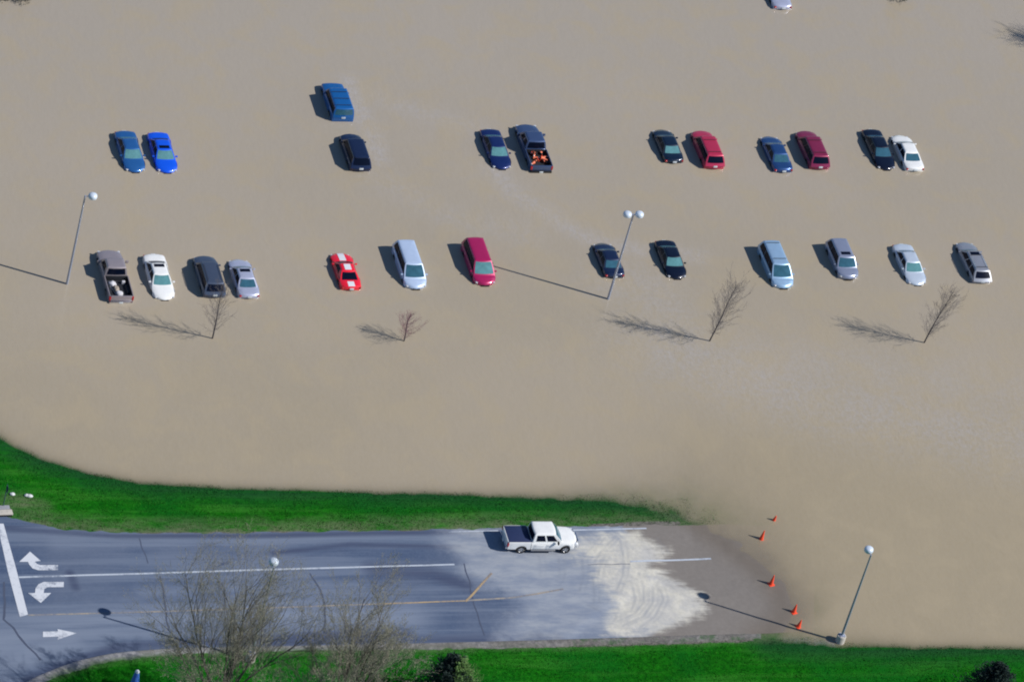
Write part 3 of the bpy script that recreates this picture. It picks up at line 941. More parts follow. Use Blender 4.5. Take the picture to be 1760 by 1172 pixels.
def car(kind, px, py, up, label, m, cat=None, name=None, yaw=0.0, glass=M_TEAL, rear_glass=None, sunroof=None, rails=False, stripes=False,
        scale=1.0, ridge=0, spoiler=False, group='cars standing in the flooded car park', z=-.52, tail=M_TAIL, extra=None, roofcol=None):
    S = dict(SPECS[kind]); L, W = S['L'] * scale, S['W']
    if scale != 1.0:
        S['keys'] = [(k[0] * scale, k[1], k[2]) for k in S['keys']]
        S['wh'] = tuple(w * scale for w in S['wh'])
        S['cab'] = dict(S['cab']); 
        for q in ('fb', 'ft', 'rt', 'rb'):
            S['cab'][q] *= scale
    S['mirror'] = m
    c = S['cab']
    ang = (math.pi / 2 if up else -math.pi / 2) + math.radians(yaw)
    near = at_z(px, py, 0.02)
    fwd = Vector((math.cos(ang), math.sin(ang), 0))
    KX_, KY_ = 1.06, 1.03
    cen = near + (fwd if up else -fwd) * (L * KX_ / 2 - .14)
    root = empty(name or {'sedan': 'sedan', 'coupe': 'coupe', 'suv': 'suv', 'boxy': 'suv', 'wagon': 'station_wagon', 'minivan': 'minivan'}[kind], (cen.x, cen.y, z), ang)
    tag(root, label, cat or {'sedan': 'car', 'coupe': 'car', 'suv': 'suv', 'boxy': 'suv', 'wagon': 'station wagon', 'minivan': 'minivan'}[kind], group)
    BUL[0] = S.get('bul', 1.0)
    root.scale = (KX_, KY_, KY_)
    build_body(root, L, W, S['keys'], S['b0'], S['wh'], S['wr'] + .07, m)
    BUL[0] = 1.0
    build_cab(root, L, c, m)
    pane(root, L, c, 'front', -.90, .90, .08, .97, glass, 'windscreen')
    pane(root, L, c, 'rear', -.86, .86, .16, .94, rear_glass or M_GLASS, 'rear_window')
    for side in ('left', 'right'):
        for g0, g1 in S['sides']:
            pane(root, L, c, side, g0, g1, .10, .93, M_GLASS, 'side_window')
    rz = {'sedan': .82, 'coupe': .82, 'suv': .95, 'boxy': 1.0, 'wagon': .85, 'minivan': .95}[kind]
    fz = {'sedan': .66, 'coupe': .64, 'suv': .80, 'boxy': .90, 'wagon': .70, 'minivan': .74}[kind]
    car_body_lights(root, S, L, W, rz, fz, tail)
    for ws in S['wh']:
        for sg in (1, -1):
            build_wheel(root, L / 2 - ws, sg * (W / 2 - .13), S['wr'], .21, False)
    if sunroof:
        mb = MB()
        x0 = L / 2 - c['ft'] - sunroof
        mb.box((x0, 0, c['zt'] + .008), (.34, .82, .02), .008)
        mb.build('sunroof', M_GLASS, root)
    if rails:
        for sg in (1, -1):
            mb = MB()
            xa = L / 2 - c['ft'] - .35; xb = L / 2 - c['rt'] + .25
            y = sg * (c['wt'] - .10)
            mb.tube([(xa, y, c['zt']), (xa - .12, y, c['zt'] + .07), (xb + .12, y, c['zt'] + .07), (xb, y, c['zt'])], [.02] * 4, 6)
            mb.build('roof_rail', M_BLACK if rails == 'black' else M_CHROME, root)
    for k in range(ridge):
        mb = MB()
        xa = L / 2 - c['ft'] - .55 - k * (c['rt'] - c['ft'] - .9) / max(1, ridge - 1)
        mb.tube([(xa, -c['wt'] + .13, c['zt'] + .05), (xa, c['wt'] - .13, c['zt'] + .05)], [.022] * 2, 6)
        mb.build('roof_bar', M_BLACK, root)
    if spoiler:
        mb = MB()
        mb.box((L / 2 - c['rt'] - .03, 0, c['zt'] + .01), (.22, c['wt'] * 1.7, .035), .012)
        mb.build('spoiler', m, root)
    if stripes:
        ws_ = mat('paint_stripe', (.72, .74, .78), .3, 0, .6)
        ks = [k[0] for k in S['keys']]; kd = [k[2] for k in S['keys']]
        def ribbon(s0, s1, zf, nm='stripe'):
            for y in (0.0,):
                A = []
                n = 12
                for i in range(n + 1):
                    s = s0 + (s1 - s0) * i / n
                    A.append([Vector((L / 2 - s, y - .27, zf(s) - .004)), Vector((L / 2 - s, y, zf(s))), Vector((L / 2 - s, y + .27, zf(s) - .004))])
                v, f = loft(A, False, False)
                mesh_obj(nm, v, f, ws_, root, True, 180)
        ribbon(.22, c['fb'] - .14, lambda s: float(np.interp(s, ks, kd)) + .030)
        ribbon(c['ft'] + .10, c['rt'] - .08, lambda s: c['zt'] + .016)
        ribbon(c['rb'] + .12, L - .12, lambda s: float(np.interp(s, ks, kd)) + .030)
    return root

def pickup(name, L, W, label, m, cen, ang, crew, bedcol, zoff, group=None, glass=M_TEAL_DARK, detail=False, bumper=M_CHROME, bed_s=None, cat='pickup truck', cover=None, tailm=M_TAIL, rim=True):
    root = empty(name, (cen.x, cen.y, zoff), ang)
    tag(root, label, cat, group)
    wh = (1.02, L - 1.20)
    bs = bed_s  # where the bed begins
    keys = [(0, .84, .78), (.06, .92, .92), (.22, .97, 1.03), (.7, 1, 1.09), (1.45, 1, 1.15), (2.4, 1, 1.14), (bs - .02, 1, 1.14)]
    build_body(root, L, W, keys + [(L, 1, 1.14)], .42, wh, .48, m, 0, bs - .04)
    c = dict(fb=1.45, ft=2.08, rt=bs - .24, rb=bs - .12, zb=1.13, zt=1.88, wb=.90, wt=.74)
    if not crew:
        c['rt'] = bs - .22; c['rb'] = bs - .12
    build_cab(root, L, c, m)
    pane(root, L, c, 'front', -.92, .92, .08, .96, glass, 'windscreen')
    pane(root, L, c, 'rear', -.84, .84, .12, .90, M_GLASS, 'rear_window')
    for side in ('left', 'right'):
        for g0, g1 in (((.13, .48), (.55, .90)) if crew else ((.16, .80),)):
            pane(root, L, c, side, g0, g1, .14, .88, M_GLASS, 'side_window')
    # bed: outer walls with a rolled rim, inner walls and floor
    zt, zf, th = 1.17, .74, .09
    rings = []
    ss = sorted({round(x, 3) for x in np.arange(bs, L - .07, .12)} | {round(wh[1] + .48 * math.sin(k / 8 * math.pi / 2), 3) for k in range(-8, 9)} | {L - .08})
    for s in ss:
        if s < bs or s > L - .079:
            continue
        w = W / 2 * (1 if s < L - .3 else .985)
        b = arch_lift(s, wh, .48, .45)
        x = L / 2 - s
        half = [(0, min(b, zf - .06)), (w * .9, min(b, zf - .06)), (w * .93, b), (w * .99, b + .02), (w, .9), (w * .985, zt - .05), (w * .975, zt), (w - th, zt), (w - th - .01, zt - .03), (w - th - .02, zf + .02), (w - th - .05, zf)]
        rings.append([Vector((x, y, z)) for y, z in half] + [Vector((x, 0, zf))] + [Vector((x, -y, z)) for y, z in half[:0:-1]])
    v, f = loft(rings)
    n = len(rings[0]); nh = 11
    fm = []
    for i in range(len(rings) - 1):
        for k in range(n):
            kk = k if k < nh else n - 1 - k
            fm.append(1 if (kk <= 1 or kk >= 7) else 0)
    fm += [0, 0]
    bed = mesh_obj('bed', v, f, None, root, True, 35, [m, bedcol], fm)
    # front wall of the bed, tailgate
    patch_box(root, 'bulkhead', L / 2 - bs - .02, 0, .93, (.05, W - .16, .46), bedcol, .01)
    tg = patch_box(root, 'tailgate', -L / 2 + .05, 0, .93, (.08, W - .28, .50), m, .02)
    for sg in (1, -1):
        for ws in (wh[1],):
            mb = MB()
            mb.box((L / 2 - ws, sg * (W / 2 - .24), zf + .10), (.95, .28, .20), .06)
            mb.build('wheel_housing', bedcol, root)
        patch_box(root, 'headlight', L / 2 - .33, sg * W * .37, .90, (.16, .34, .20), M_HEAD, .04, -sg * .45)
        patch_box(root, 'tail_light', -L / 2 + .055, sg * (W / 2 - .085), .93, (.12, .16, .34), tailm, .02)
        patch_box(root, 'mirror', L / 2 - c['fb'] - .38, sg * (W / 2 + .14), 1.27, (.12, .26, .24), m if not detail else M_BLACK, .05)
        for ws in wh:
            build_wheel(root, L / 2 - ws, sg * (W / 2 - .15), .39, .26, rim)
    patch_box(root, 'rear_bumper', -L / 2 - .03, 0, .58, (.14, W - .10, .17), bumper, .03)
    patch_box(root, 'front_bumper', L / 2 - .04, 0, .60, (.16, W - .55, .26), m if detail else bumper, .05)
    patch_box(root, 'grille', L / 2 - (.005 if detail else .045), 0, .70 if not detail else .82, (.10, W * .50, .20), M_CHROME if detail else M_BLACK, .03)
    if detail:
        mb = MB(); mb.box((L / 2 - (bs + L - .08) / 2 - .01, 0, 1.185), (L - .10 - bs, W - .17, .035), .012)
        mb.build('bed_cover', bedcol, root)
        for sg in (1, -1):
            patch_box(root, 'running_board', .05, sg * (W / 2 - .02), .40, (2.0, .20, .07), mat('grey_step', (.20, .21, .23), .5), .02)
            for (a, b) in ((1.62, 2.72), (2.74, 3.72)):
                mb = MB()
                n_ = 6
                pts = [(L / 2 - a, sg * (W / 2 + .004), .52), (L / 2 - b, sg * (W / 2 + .004), .52), (L / 2 - b, sg * (W / 2 + .004), .93), (L / 2 - a, sg * (W / 2 + .004), .93)]
                mb.box(((L / 2 - (a + b) / 2), sg * (W / 2 - .006), .735), (b - a - .03, .03, .42), .008)
                d = mb.build('door', m, root)
                patch_box(d, 'door_handle', L / 2 - b + .18, sg * (W / 2 + .018), .90, (.16, .03, .035), M_CHROME, .008)
        patch_box(root, 'number_plate', -L / 2 - .11, 0, .60, (.02, .32, .15), M_PLATE, .006)
    else:
        patch_box(root, 'number_plate', -L / 2 - .10, .0, .60, (.03, .32, .14), M_PLATE, .006)
    return root, c

# ---- paints
P_BLUE = paint('mid_blue', (.02, .12, .36), .3, .32)
P_BRIGHT = paint('bright_blue', (.004, .10, .80), .15, .3)
P_SUVBLUE = paint('suv_blue', (.006, .11, .36), .2, .35)
P_DNAVY = paint('dark_navy', (.010, .020, .065), .3, .3)
P_NAVY = paint('navy', (.008, .022, .12), .3, .3)
P_TRUCKNAVY = paint('truck_navy', (.055, .095, .21), .4, .35)
P_TEALBLK = paint('teal_black', (.005, .016, .040), .3, .3)
P_RED = paint('wine_red', (.48, .025, .075), .2, .32)
P_STEELNAVY = paint('steel_navy', (.02, .07, .22), .4, .32)
P_MAROON = paint('maroon', (.26, .018, .07), .3, .32)
P_BLACK = paint('black', (.003, .006, .020), .2, .25)
P_WHITE = paint('white', (.80, .81, .80), 0, .35)
P_TAUPE = paint('taupe', (.34, .30, .32), .35, .38)
P_SLATE = paint('slate', (.075, .100, .155), .4, .35)
P_LILAC = paint('lilac_silver', (.50, .53, .68), .35, .32)
P_SCARLET = paint('scarlet', (.80, .010, .030), .0, .3)
P_PALEBLUE = paint('pale_blue', (.50, .62, .82), .2, .33)
P_CRIMSON = paint('crimson', (.42, .010, .10), .2, .32)
P_SKY = paint('sky_silver', (.34, .52, .72), .35, .33)
P_GREY = paint('grey_blue', (.30, .34, .46), .4, .33)
P_SILVER = paint('silver', (.60, .68, .78), .3, .3)
P_BEIGE = paint('beige_silver', (.31, .33, .38), .35, .35)

# ---- far row, left to right
car('sedan', 233, 296, False, 'metallic mid-blue sedan, farther left of the two blue cars in the far row', P_BLUE, rear_glass=M_TEAL, yaw=1)
car('sedan', 288, 297, False, 'bright royal-blue sedan with a dark sunroof, nose towards the road', P_BRIGHT, sunroof=.25, yaw=0, scale=.98)
car('boxy', 588, 208, True, 'bright blue boxy suv standing alone behind the far row', P_SUVBLUE, rear_glass=M_TEAL_DARK, roofcol=None, ridge=3, scale=.95)
car('suv', 619, 295, True, 'dark navy rounded suv with red tail lights, just in front of the blue boxy suv', P_DNAVY, scale=.95, spoiler=True)
car('sedan', 863, 291, False, 'navy sedan with a pale green windscreen beside the pickup carrying traffic cones', P_NAVY, rear_glass=M_TEAL)
car('sedan', 1158, 281, True, 'small blackish teal sedan with a pale blue rear window beside a red suv', P_TEALBLK, glass=M_TEAL_DARK, rear_glass=M_TEAL, scale=.90)
car('suv', 1227, 291, True, 'wine-red suv with roof bars next to the small blackish sedan', P_RED, glass=M_TEAL_DARK, ridge=2)
car('sedan', 1346, 297, True, 'steel-navy sedan with tail towards the road beside the maroon suv', P_STEELNAVY, glass=M_TEAL_DARK, rear_glass=M_TEAL_DARK, scale=.97)
car('suv', 1408, 292, True, 'dark maroon suv with purple sheen and roof bars in the far row', P_MAROON, glass=M_TEAL_DARK, ridge=2, scale=1.02)
car('sedan', 1524, 292, False, 'black sedan with glinting headlight parked beside the white sedan in the far row', P_BLACK, glass=M_TEAL_DARK, rear_glass=M_TEAL_DARK, scale=1.04)
car('sedan', 1572, 295, True, 'white sedan at the right end of the far row, tail towards the road', P_WHITE, glass=M_TEAL_DARK, rear_glass=M_TEAL_DARK, scale=.98)
# ---- near row
car('sedan', 283, 515, False, 'white sedan with dark sunroof between the brown pickup and the slate suv', P_WHITE, sunroof=.95, yaw=0, scale=1.05)
car('suv', 368, 512, True, 'slate-grey suv behind the leftmost bare tree, rear window dark', P_SLATE, glass=M_TEAL_DARK, scale=1.0, rails='black')
car('sedan', 428, 513, True, 'lilac-silver sedan with small sunroof at the right of the slate suv', P_LILAC, glass=M_TEAL_DARK, rear_glass=M_TEAL_DARK, sunroof=.3, scale=.95)
car('coupe', 603, 499, True, 'red sports coupe with broad white stripes over bonnet, roof and boot', P_SCARLET, stripes=True, glass=M_GLASS, scale=.97)
car('minivan', 715, 497, False, 'pale blue minivan between the striped red coupe and the crimson minivan', P_PALEBLUE, glass=M_TEAL_DARK)
car('minivan', 834, 491, False, 'crimson minivan with pale teal windscreen', P_CRIMSON, glass=M_TEAL, scale=.98)
car('sedan', 1056, 478, True, 'dark navy sedan partly behind the double lamp post', P_DNAVY, rear_glass=M_TEAL_DARK, glass=M_TEAL_DARK, scale=.88)
car('sedan', 1164, 479, False, 'black sedan with pale teal windscreen right of the double lamp post', P_BLACK, rear_glass=M_TEAL, scale=.92)
car('minivan', 1347, 496, False, 'sky-silver minivan with roof bars and bright bonnet in the near row', P_SKY, glass=M_TEAL_DARK, ridge=2)
car('suv', 1459, 481, False, 'grey-blue small suv with open dark sunroof and silver bonnet', P_GREY, glass=M_TEAL_DARK, sunroof=.38, scale=.92)
car('sedan', 1577, 490, False, 'silver-white sedan second from the right end of the near row', P_SILVER, rear_glass=M_TEAL_DARK, scale=1.0)
car('wagon', 1687, 487, True, 'beige-silver station wagon at the right end of the near row', P_BEIGE, glass=M_TEAL_DARK, sunroof=.3, ridge=2, rails=True, scale=1.06)
car('sedan', 1345, 17, True, 'silver sedan cut off by the top edge of the picture', P_LILAC, glass=M_TEAL_DARK)

PARK = 'pickup trucks standing in the flooded car park'
def park_pickup(px, py, L, W, **k):
    near = at_z(px, py, .02)
    cen = near + Vector((0, 1, 0)) * (L * 1.05 / 2 - .10)
    r = pickup(cen=cen, ang=math.pi / 2, L=L, W=W, zoff=-.52, group=PARK, rim=False, **k)
    r[0].scale = (1.05, 1.03, 1.03)
    return r, cen
M_BEDBLK = mat('bed_liner', (.014, .016, .022), .7, var=.3, scale=6)
M_BEDBLUE = mat('navy_bed_cover', (.014, .026, .085), .6, var=.15, scale=3)
(tr_navy, _), cen_n = park_pickup(929, 295, 5.7, 1.95, name='pickup_truck', label='dark navy pickup with traffic cones heaped in its open bed', m=P_TRUCKNAVY, crew=True, bedcol=M_BEDBLK, bed_s=3.55, bumper=M_BLACK)
(tr_taupe, _), cen_t = park_pickup(207, 519, 5.75, 1.98, name='pickup_truck', label='taupe-brown pickup with pale junk in its open bed, left end of the near row', m=P_TAUPE, crew=False, bedcol=M_BEDBLK, bed_s=3.35)

# white pickup on the dry road
wp_r = G(893, 950); wp_f = G(970, 950.5)
wv = (wp_f - wp_r); wang = math.atan2(wv.y, wv.x)
WL = 5.85
side = Vector((-math.sin(wang), math.cos(wang), 0))
# wheels sit at s=1.02 and L-1.20, so their midpoint is .09 m behind the centre
wc = (wp_r + wp_f) / 2 + side * (.97 - .05) + Vector((math.cos(wang), math.sin(wang), 0)) * (-.09)
hz = float(hgt(np.array([wc.x]), np.array([wc.y]))[0]) + .02
pickup('pickup_truck', WL, 2.0, 'white crew-cab pickup with a navy bed cover standing on the road beside the silt', P_WHITE, Vector((wc.x, wc.y, 0)), wang, True, M_BEDBLUE, hz, detail=True, bed_s=3.95)

# ------------------------------------------------------------------ traffic cones
M_ORANGE = mat('cone_orange', (.85, .075, .025), .5, var=.12, scale=6)
M_FADED = mat('faded_cone_orange', (.88, .20, .10), .6, var=.3, scale=5)
M_CONEW = mat('cone_white_band', (.8, .8, .78), .5)
def cone(h, r0, loc, label, group, rot=(0, 0, 0), bands=False, sink=0.0):
    root = empty('traffic_cone', loc)
    root.rotation_euler = rot
    tag(root, label, 'traffic cone', group)
    mb = MB(); mb.box((0, 0, .025), (r0 * 2.5, r0 * 2.5, .05), .015)
    mb.build('base', M_ORANGE if not bands else M_BLACK, root)
    mb = MB(); mb.lathe((0, 0, .045), [(r0, 0), (r0 * .93, .04), (r0 * .18, h - .05), (r0 * .12, h - .045)], 18)
    mb.build('cone_body', M_FADED if 'heap' in label else M_ORANGE, root)
    if bands:
        for za, zb in ((.36, .62), (.72, .86)):
            ra = r0 * (.93 - .75 * za) + .006; rb = r0 * (.93 - .75 * zb) + .006
            mb = MB(); mb.lathe((0, 0, 0), [(ra, h * za), (rb, h * zb)], 18)
            mb.build('band', M_CONEW, root)
    return root
CG = 'orange traffic cones along the water edge'
for (px, py, h, lab, tilt) in ((1308, 927, .98, 'orange cone in the water, second farthest of the row of cones', .05), (1325, 1004, 1.0, 'tallest orange cone at the water edge, in the middle of the row', .02),
                               (1364, 1052, .86, 'orange cone just past the tall middle one, above the lamp shadow', .05), (1372, 1077, .74, 'small orange cone nearest the lamp post with a concrete foot', .12)):
    p = G(px, py)
    cone(h, .19, (p.x, p.y, p.z), lab, CG, (0, tilt, .3))
p = at_z(1329, 893, 0)
cone(.98, .23, (p.x, p.y, -.45), 'nearly drowned cone of which only the orange tip shows, farthest of the row', CG, (.1, .1, 0))

# cones in the navy pickup's bed
rr = random.Random(4)
bedx0 = -2.6; n = 0
spots = [(-.9, -.45), (-.95, .4), (-1.25, -.05), (-1.5, -.5), (-1.45, .45), (-1.75, .0), (-1.95, -.38), (-2.0, .42), (-1.3, .1), (-1.7, -.25), (-1.1, .2)]
CLAB = ['heaped cone left of middle against the pickup cab', 'heaped cone right of middle near the pickup cab', 'heaped cone in the centre of the bed, closest to the cab', 'heaped cone lying by the left bed wall, halfway back', 'heaped cone lying by the right bed wall, halfway back',
        'heaped cone at the very middle of the bed floor', 'rearmost heaped cone on the left side of the bed', 'rearmost heaped cone on the right side of the bed', 'cone on top of the heap, right of centre', 'cone on top of the heap, left and towards the tailgate', 'cone on top of the heap, right and towards the cab']
for i, (lx, ly) in enumerate(spots):
    ly *= .85
    w = Vector((cen_n.x - ly, cen_n.y + lx, -.52 + .86 + (.22 if i > 7 else 0)))
    cone(.62, .15, w, CLAB[i], 'cones heaped in the navy pickup bed', (rr.uniform(1.1, 1.9), rr.uniform(-.5, .5), rr.uniform(0, 6.28)), bands=(i % 4 != 1))

# junk in the taupe pickup's bed
def lump(name, loc, size, m, seed, label, cat, group=None):
    bm = bmesh.new()
    bmesh.ops.create_icosphere(bm, subdivisions=3, radius=1)
    for v in bm.verts:
        k = 1 + .28 * mnoise.noise(v.co * 1.7 + Vector((seed, 0, 0))) + .12 * mnoise.noise(v.co * 4.5 + Vector((0, seed, 0)))
        v.co = Vector((v.co.x * size[0], v.co.y * size[1], v.co.z * size[2])) * k
        if v.co.z < -size[2] * .6:
            v.co.z = -size[2] * .6
    me = bpy.data.meshes.new(name); bm.to_mesh(me); bm.free()
    me.materials.append(m)
    me.polygons.foreach_set('use_smooth', [True] * len(me.polygons))
    o = bpy.data.objects.new(name, me); COL.objects.link(o)
    o.location = loc
    return tag(o, label, cat, group)
M_BAG = mat('pale_sack', (.55, .55, .58), .7, var=.25, scale=9)
M_TAN = mat('tan_sack', (.36, .31, .25), .8, var=.3, scale=8)
bt = lambda lx, ly, z: Vector((cen_t.x - ly, cen_t.y + lx, -.52 + .74 + z))
lump('sack', bt(-1.15, .42, .14), (0.35, 0.275, 0.25), M_BAG, 1, 'crumpled white sack in the brown pickup bed, nearest the cab', 'sack')
lump('sack', bt(-1.75, .18, .12), (0.25, 0.425, 0.225), M_TAN, 5, 'tan sack lying in the middle of the brown pickup bed', 'sack')
lump('sack', bt(-2.25, .02, .12), (0.325, 0.275, 0.225), M_BAG, 9, 'pale sack in the brown pickup bed by the tailgate', 'sack')
mb = MB(); mb.box((0, 0, .0), (1.35, .14, .05), .008, Matrix.Rotation(.35, 3, 'Z'))
o = mb.build('plank', mat('pale_plank', (.5, .47, .42), .7, var=.2)); o.location = bt(-1.75, .45, .06); o.rotation_euler = (0, .06, math.pi / 2)
tag(o, 'pale plank lying aslant in the brown pickup bed', 'plank')
mb = MB(); mb.box((0, 0, .15), (.26, .2, .3), .03)
o = mb.build('canister', M_BAG); o.location = bt(-.95, -.55, .0); tag(o, 'small white canister standing in the brown pickup bed behind the cab', 'canister')

# ------------------------------------------------------------------ lamp posts
M_POLE = mat('galvanised_pole', (.36, .40, .50), .45, .4)
M_LAMP = mat('lamp_housing', (.62, .70, .80), .4, .1)
M_LENS = mat('lamp_lens', (.10, .12, .16), .15)
M_CONC = mat('pale_concrete', (.46, .43, .38), .85, var=.25, scale=5, bump=.3)
def lamp_post(base, H, heads, label, group, z0, conc=True):
    root = empty('lamp_post', (base.x, base.y, z0))
    tag(root, label, 'lamp post', group)
    fb = 0.0
    if conc:
        mb = MB(); mb.lathe((0, 0, -.3), [(.36, 0), (.36, 1.0), (.33, 1.05), (.12, 1.06)], 24)
        mb.build('concrete_foot', M_CONC, root)
        fb = .75
        mb = MB(); mb.box((0, 0, fb + .03), (.42, .42, .05), .01)
        mb.build('base_plate', M_POLE, root)
    mb = MB(); mb.tube([(0, 0, fb), (0, 0, H * .5), (0, 0, H)], [.11, .09, .065], 12)
    mb.build('pole', M_POLE, root)
    for dx, dy in heads:
        l = math.hypot(dx, dy)
        ux, uy = dx / l, dy / l
        mb = MB(); mb.tube([(0, 0, H - .12), (ux * l * .5, uy * l * .5, H - .06), (dx, dy, H - .02)], [.04, .035, .035], 8)
        mb.build('arm', M_POLE, root)
        mb = MB()
        mb.lathe((dx, dy, H - .20), [(.34, 0), (.36, .05), (.36, .20), (.33, .29), (.24, .36), (.10, .40), (.02, .41)], 26)
        h = mb.build('lamp_head', M_LAMP, root)
        mb = MB(); mb.lathe((dx, dy, H - .22), [(.10, -.05), (.30, .0), (.33, .018)], 24)
        mb.build('lens', M_LENS, h)
    return root
b1 = at_z(115, 488, 0); b2 = at_z(1045, 514, 0)
LG = 'lamp posts around the flooded car park'
lamp_post(b1, 9.75, [(.62, 0)], 'single lamp post standing in the water at left, above the brown pickup', LG, -.52, False)
lamp_post(b2, 9.75, [(.52, 0), (-.52, 0)], 'double-headed lamp post standing in the water', LG, -.52, False)
b3 = G(1443, 1103); lamp_post(b3, 9.4, [(.02, .62)], 'lamp post on round concrete foot at the lower right shore', LG, b3.z)
b4 = G(430, 1134); lamp_post(b4, 9.6, [(.12, .60)], 'lamp post rising behind the big bare tree beside the road', LG, b4.z)

# ------------------------------------------------------------------ trees
M_BARK_D = mat('dark_bark', (.055, .050, .060), .9, var=.3, scale=10)
M_TWIG = mat('grey_twigs', (.12, .11, .12), .9)
M_TWIG_PINK = mat('reddish_twigs', (.26, .13, .16), .9)
M_BARK_L = mat('grey_brown_bark', (.085, .075, .062), .9, var=.3, scale=6)
M_TWIG_TAN = mat('tan_twigs', (.20, .185, .155), .9)
M_BUD = mat('olive_buds', (.25, .24, .165), .8, var=.35, scale=3)

def perp(d, a):
    ax = Vector((0, 0, 1)) if abs(d.z) < .95 else Vector((1, 0, 0))
    u = d.cross(ax).normalized(); w = d.cross(u)
    return u * math.cos(a) + w * math.sin(a)

def young_tree(base, H, spread, seed, label, twig, n_br=46, z0=-.52, lean=(0, 0)):
    rn = random.Random(seed)
    root = empty('bare_tree', (base.x, base.y, z0))
    tag(root, label, 'tree', 'young bare trees standing in the flood')
    tr = MB(); cw = MB()
    pts = []; n = 12
    wx, wy = rn.uniform(0, 6), rn.uniform(0, 6)
    for i in range(n + 1):
        t = i / n
        pts.append(Vector((lean[0] * t ** 1.2 + .12 * t * math.sin(wx + 5 * t), lean[1] * t ** 1.2 + .12 * t * math.sin(wy + 4 * t), H * .96 * t)))
    tr.tube(pts, [.062 * (1 - .9 * (i / n)) + .006 for i in range(n + 1)], 7)
    tr.build('trunk', M_BARK_D, root)
    axis = (pts[-1] - pts[0]).normalized()
    def along(t):
        f = t * n; i = min(int(f), n - 1)
        return pts[i].lerp(pts[i + 1], f - i)
    for k in range(n_br):
        t = .16 + .78 * (k / n_br)
        p = along(t)
        a = k * 2.399 + rn.uniform(-.5, .5)
        ang = math.radians(rn.uniform(26, 50) * (1.12 - .35 * t))
        d = (axis * math.cos(ang) + perp(axis, a) * math.sin(ang)).normalized()
        ln = min(H * (1.02 - t), spread * 1.9) * rn.uniform(.55, 1.0) * (.75 + .5 * t)
        ln = max(ln, .35)
        q = [p]; cur = p; dd = d.copy()
        for j in range(5):
            dd = (dd + Vector((rn.uniform(-.09, .09), rn.uniform(-.09, .09), .045))).normalized()
            cur = cur + dd * ln / 5
            q.append(cur)
        r0 = .014 * (1 - t * .55)
        cw.tube(q, [r0, r0 * .8, r0 * .62, r0 * .45, r0 * .32, .004], 4, False)
        for j in range(1, 6):
            for _ in range(2):
                o = q[j - 1].lerp(q[j], rn.random())
                d2 = (dd + perp(dd, rn.uniform(0, 6.28)) * rn.uniform(.35, .7)).normalized()
                l2 = ln * rn.uniform(.18, .42)
                m1 = o + d2 * l2 * .5; m2 = o + (d2 + Vector((0, 0, .12))).normalized() * l2
                cw.tube([o, m1, m2], [.0075, .0055, .003], 3, False)
                d3 = (d2 + perp(d2, rn.uniform(0, 6.28)) * .6).normalized()
                cw.tube([m1, m1 + d3 * l2 * .6], [.005, .003], 3, False)
    cw.build('crown', twig, root, True, 180)
    return root

young_tree(at_z(365, 581, 0), 7.1, 1.25, 3, 'slender bare tree in front of the slate suv', M_TWIG, 40, lean=(-.3, -.6))
young_tree(at_z(694, 586, 0), 3.7, 1.55, 8, 'low reddish-twigged bare tree below the pale blue minivan', M_TWIG_PINK, 34)
young_tree(at_z(1219, 585, 0), 8.2, 1.35, 21, 'bare tree right of the double lamp post with a dense shadow', M_TWIG, 60, lean=(.35, -1.4))
young_tree(at_z(1588, 588, 0), 7.5, 1.35, 34, 'bare tree in the water below the station wagon at right', M_TWIG, 54, lean=(.35, -1.15))
young_tree(at_z(1885, 100, 0), 7.5, 2.2, 55, 'bare tree beyond the right edge whose shadow enters at top right', M_TWIG, 130)

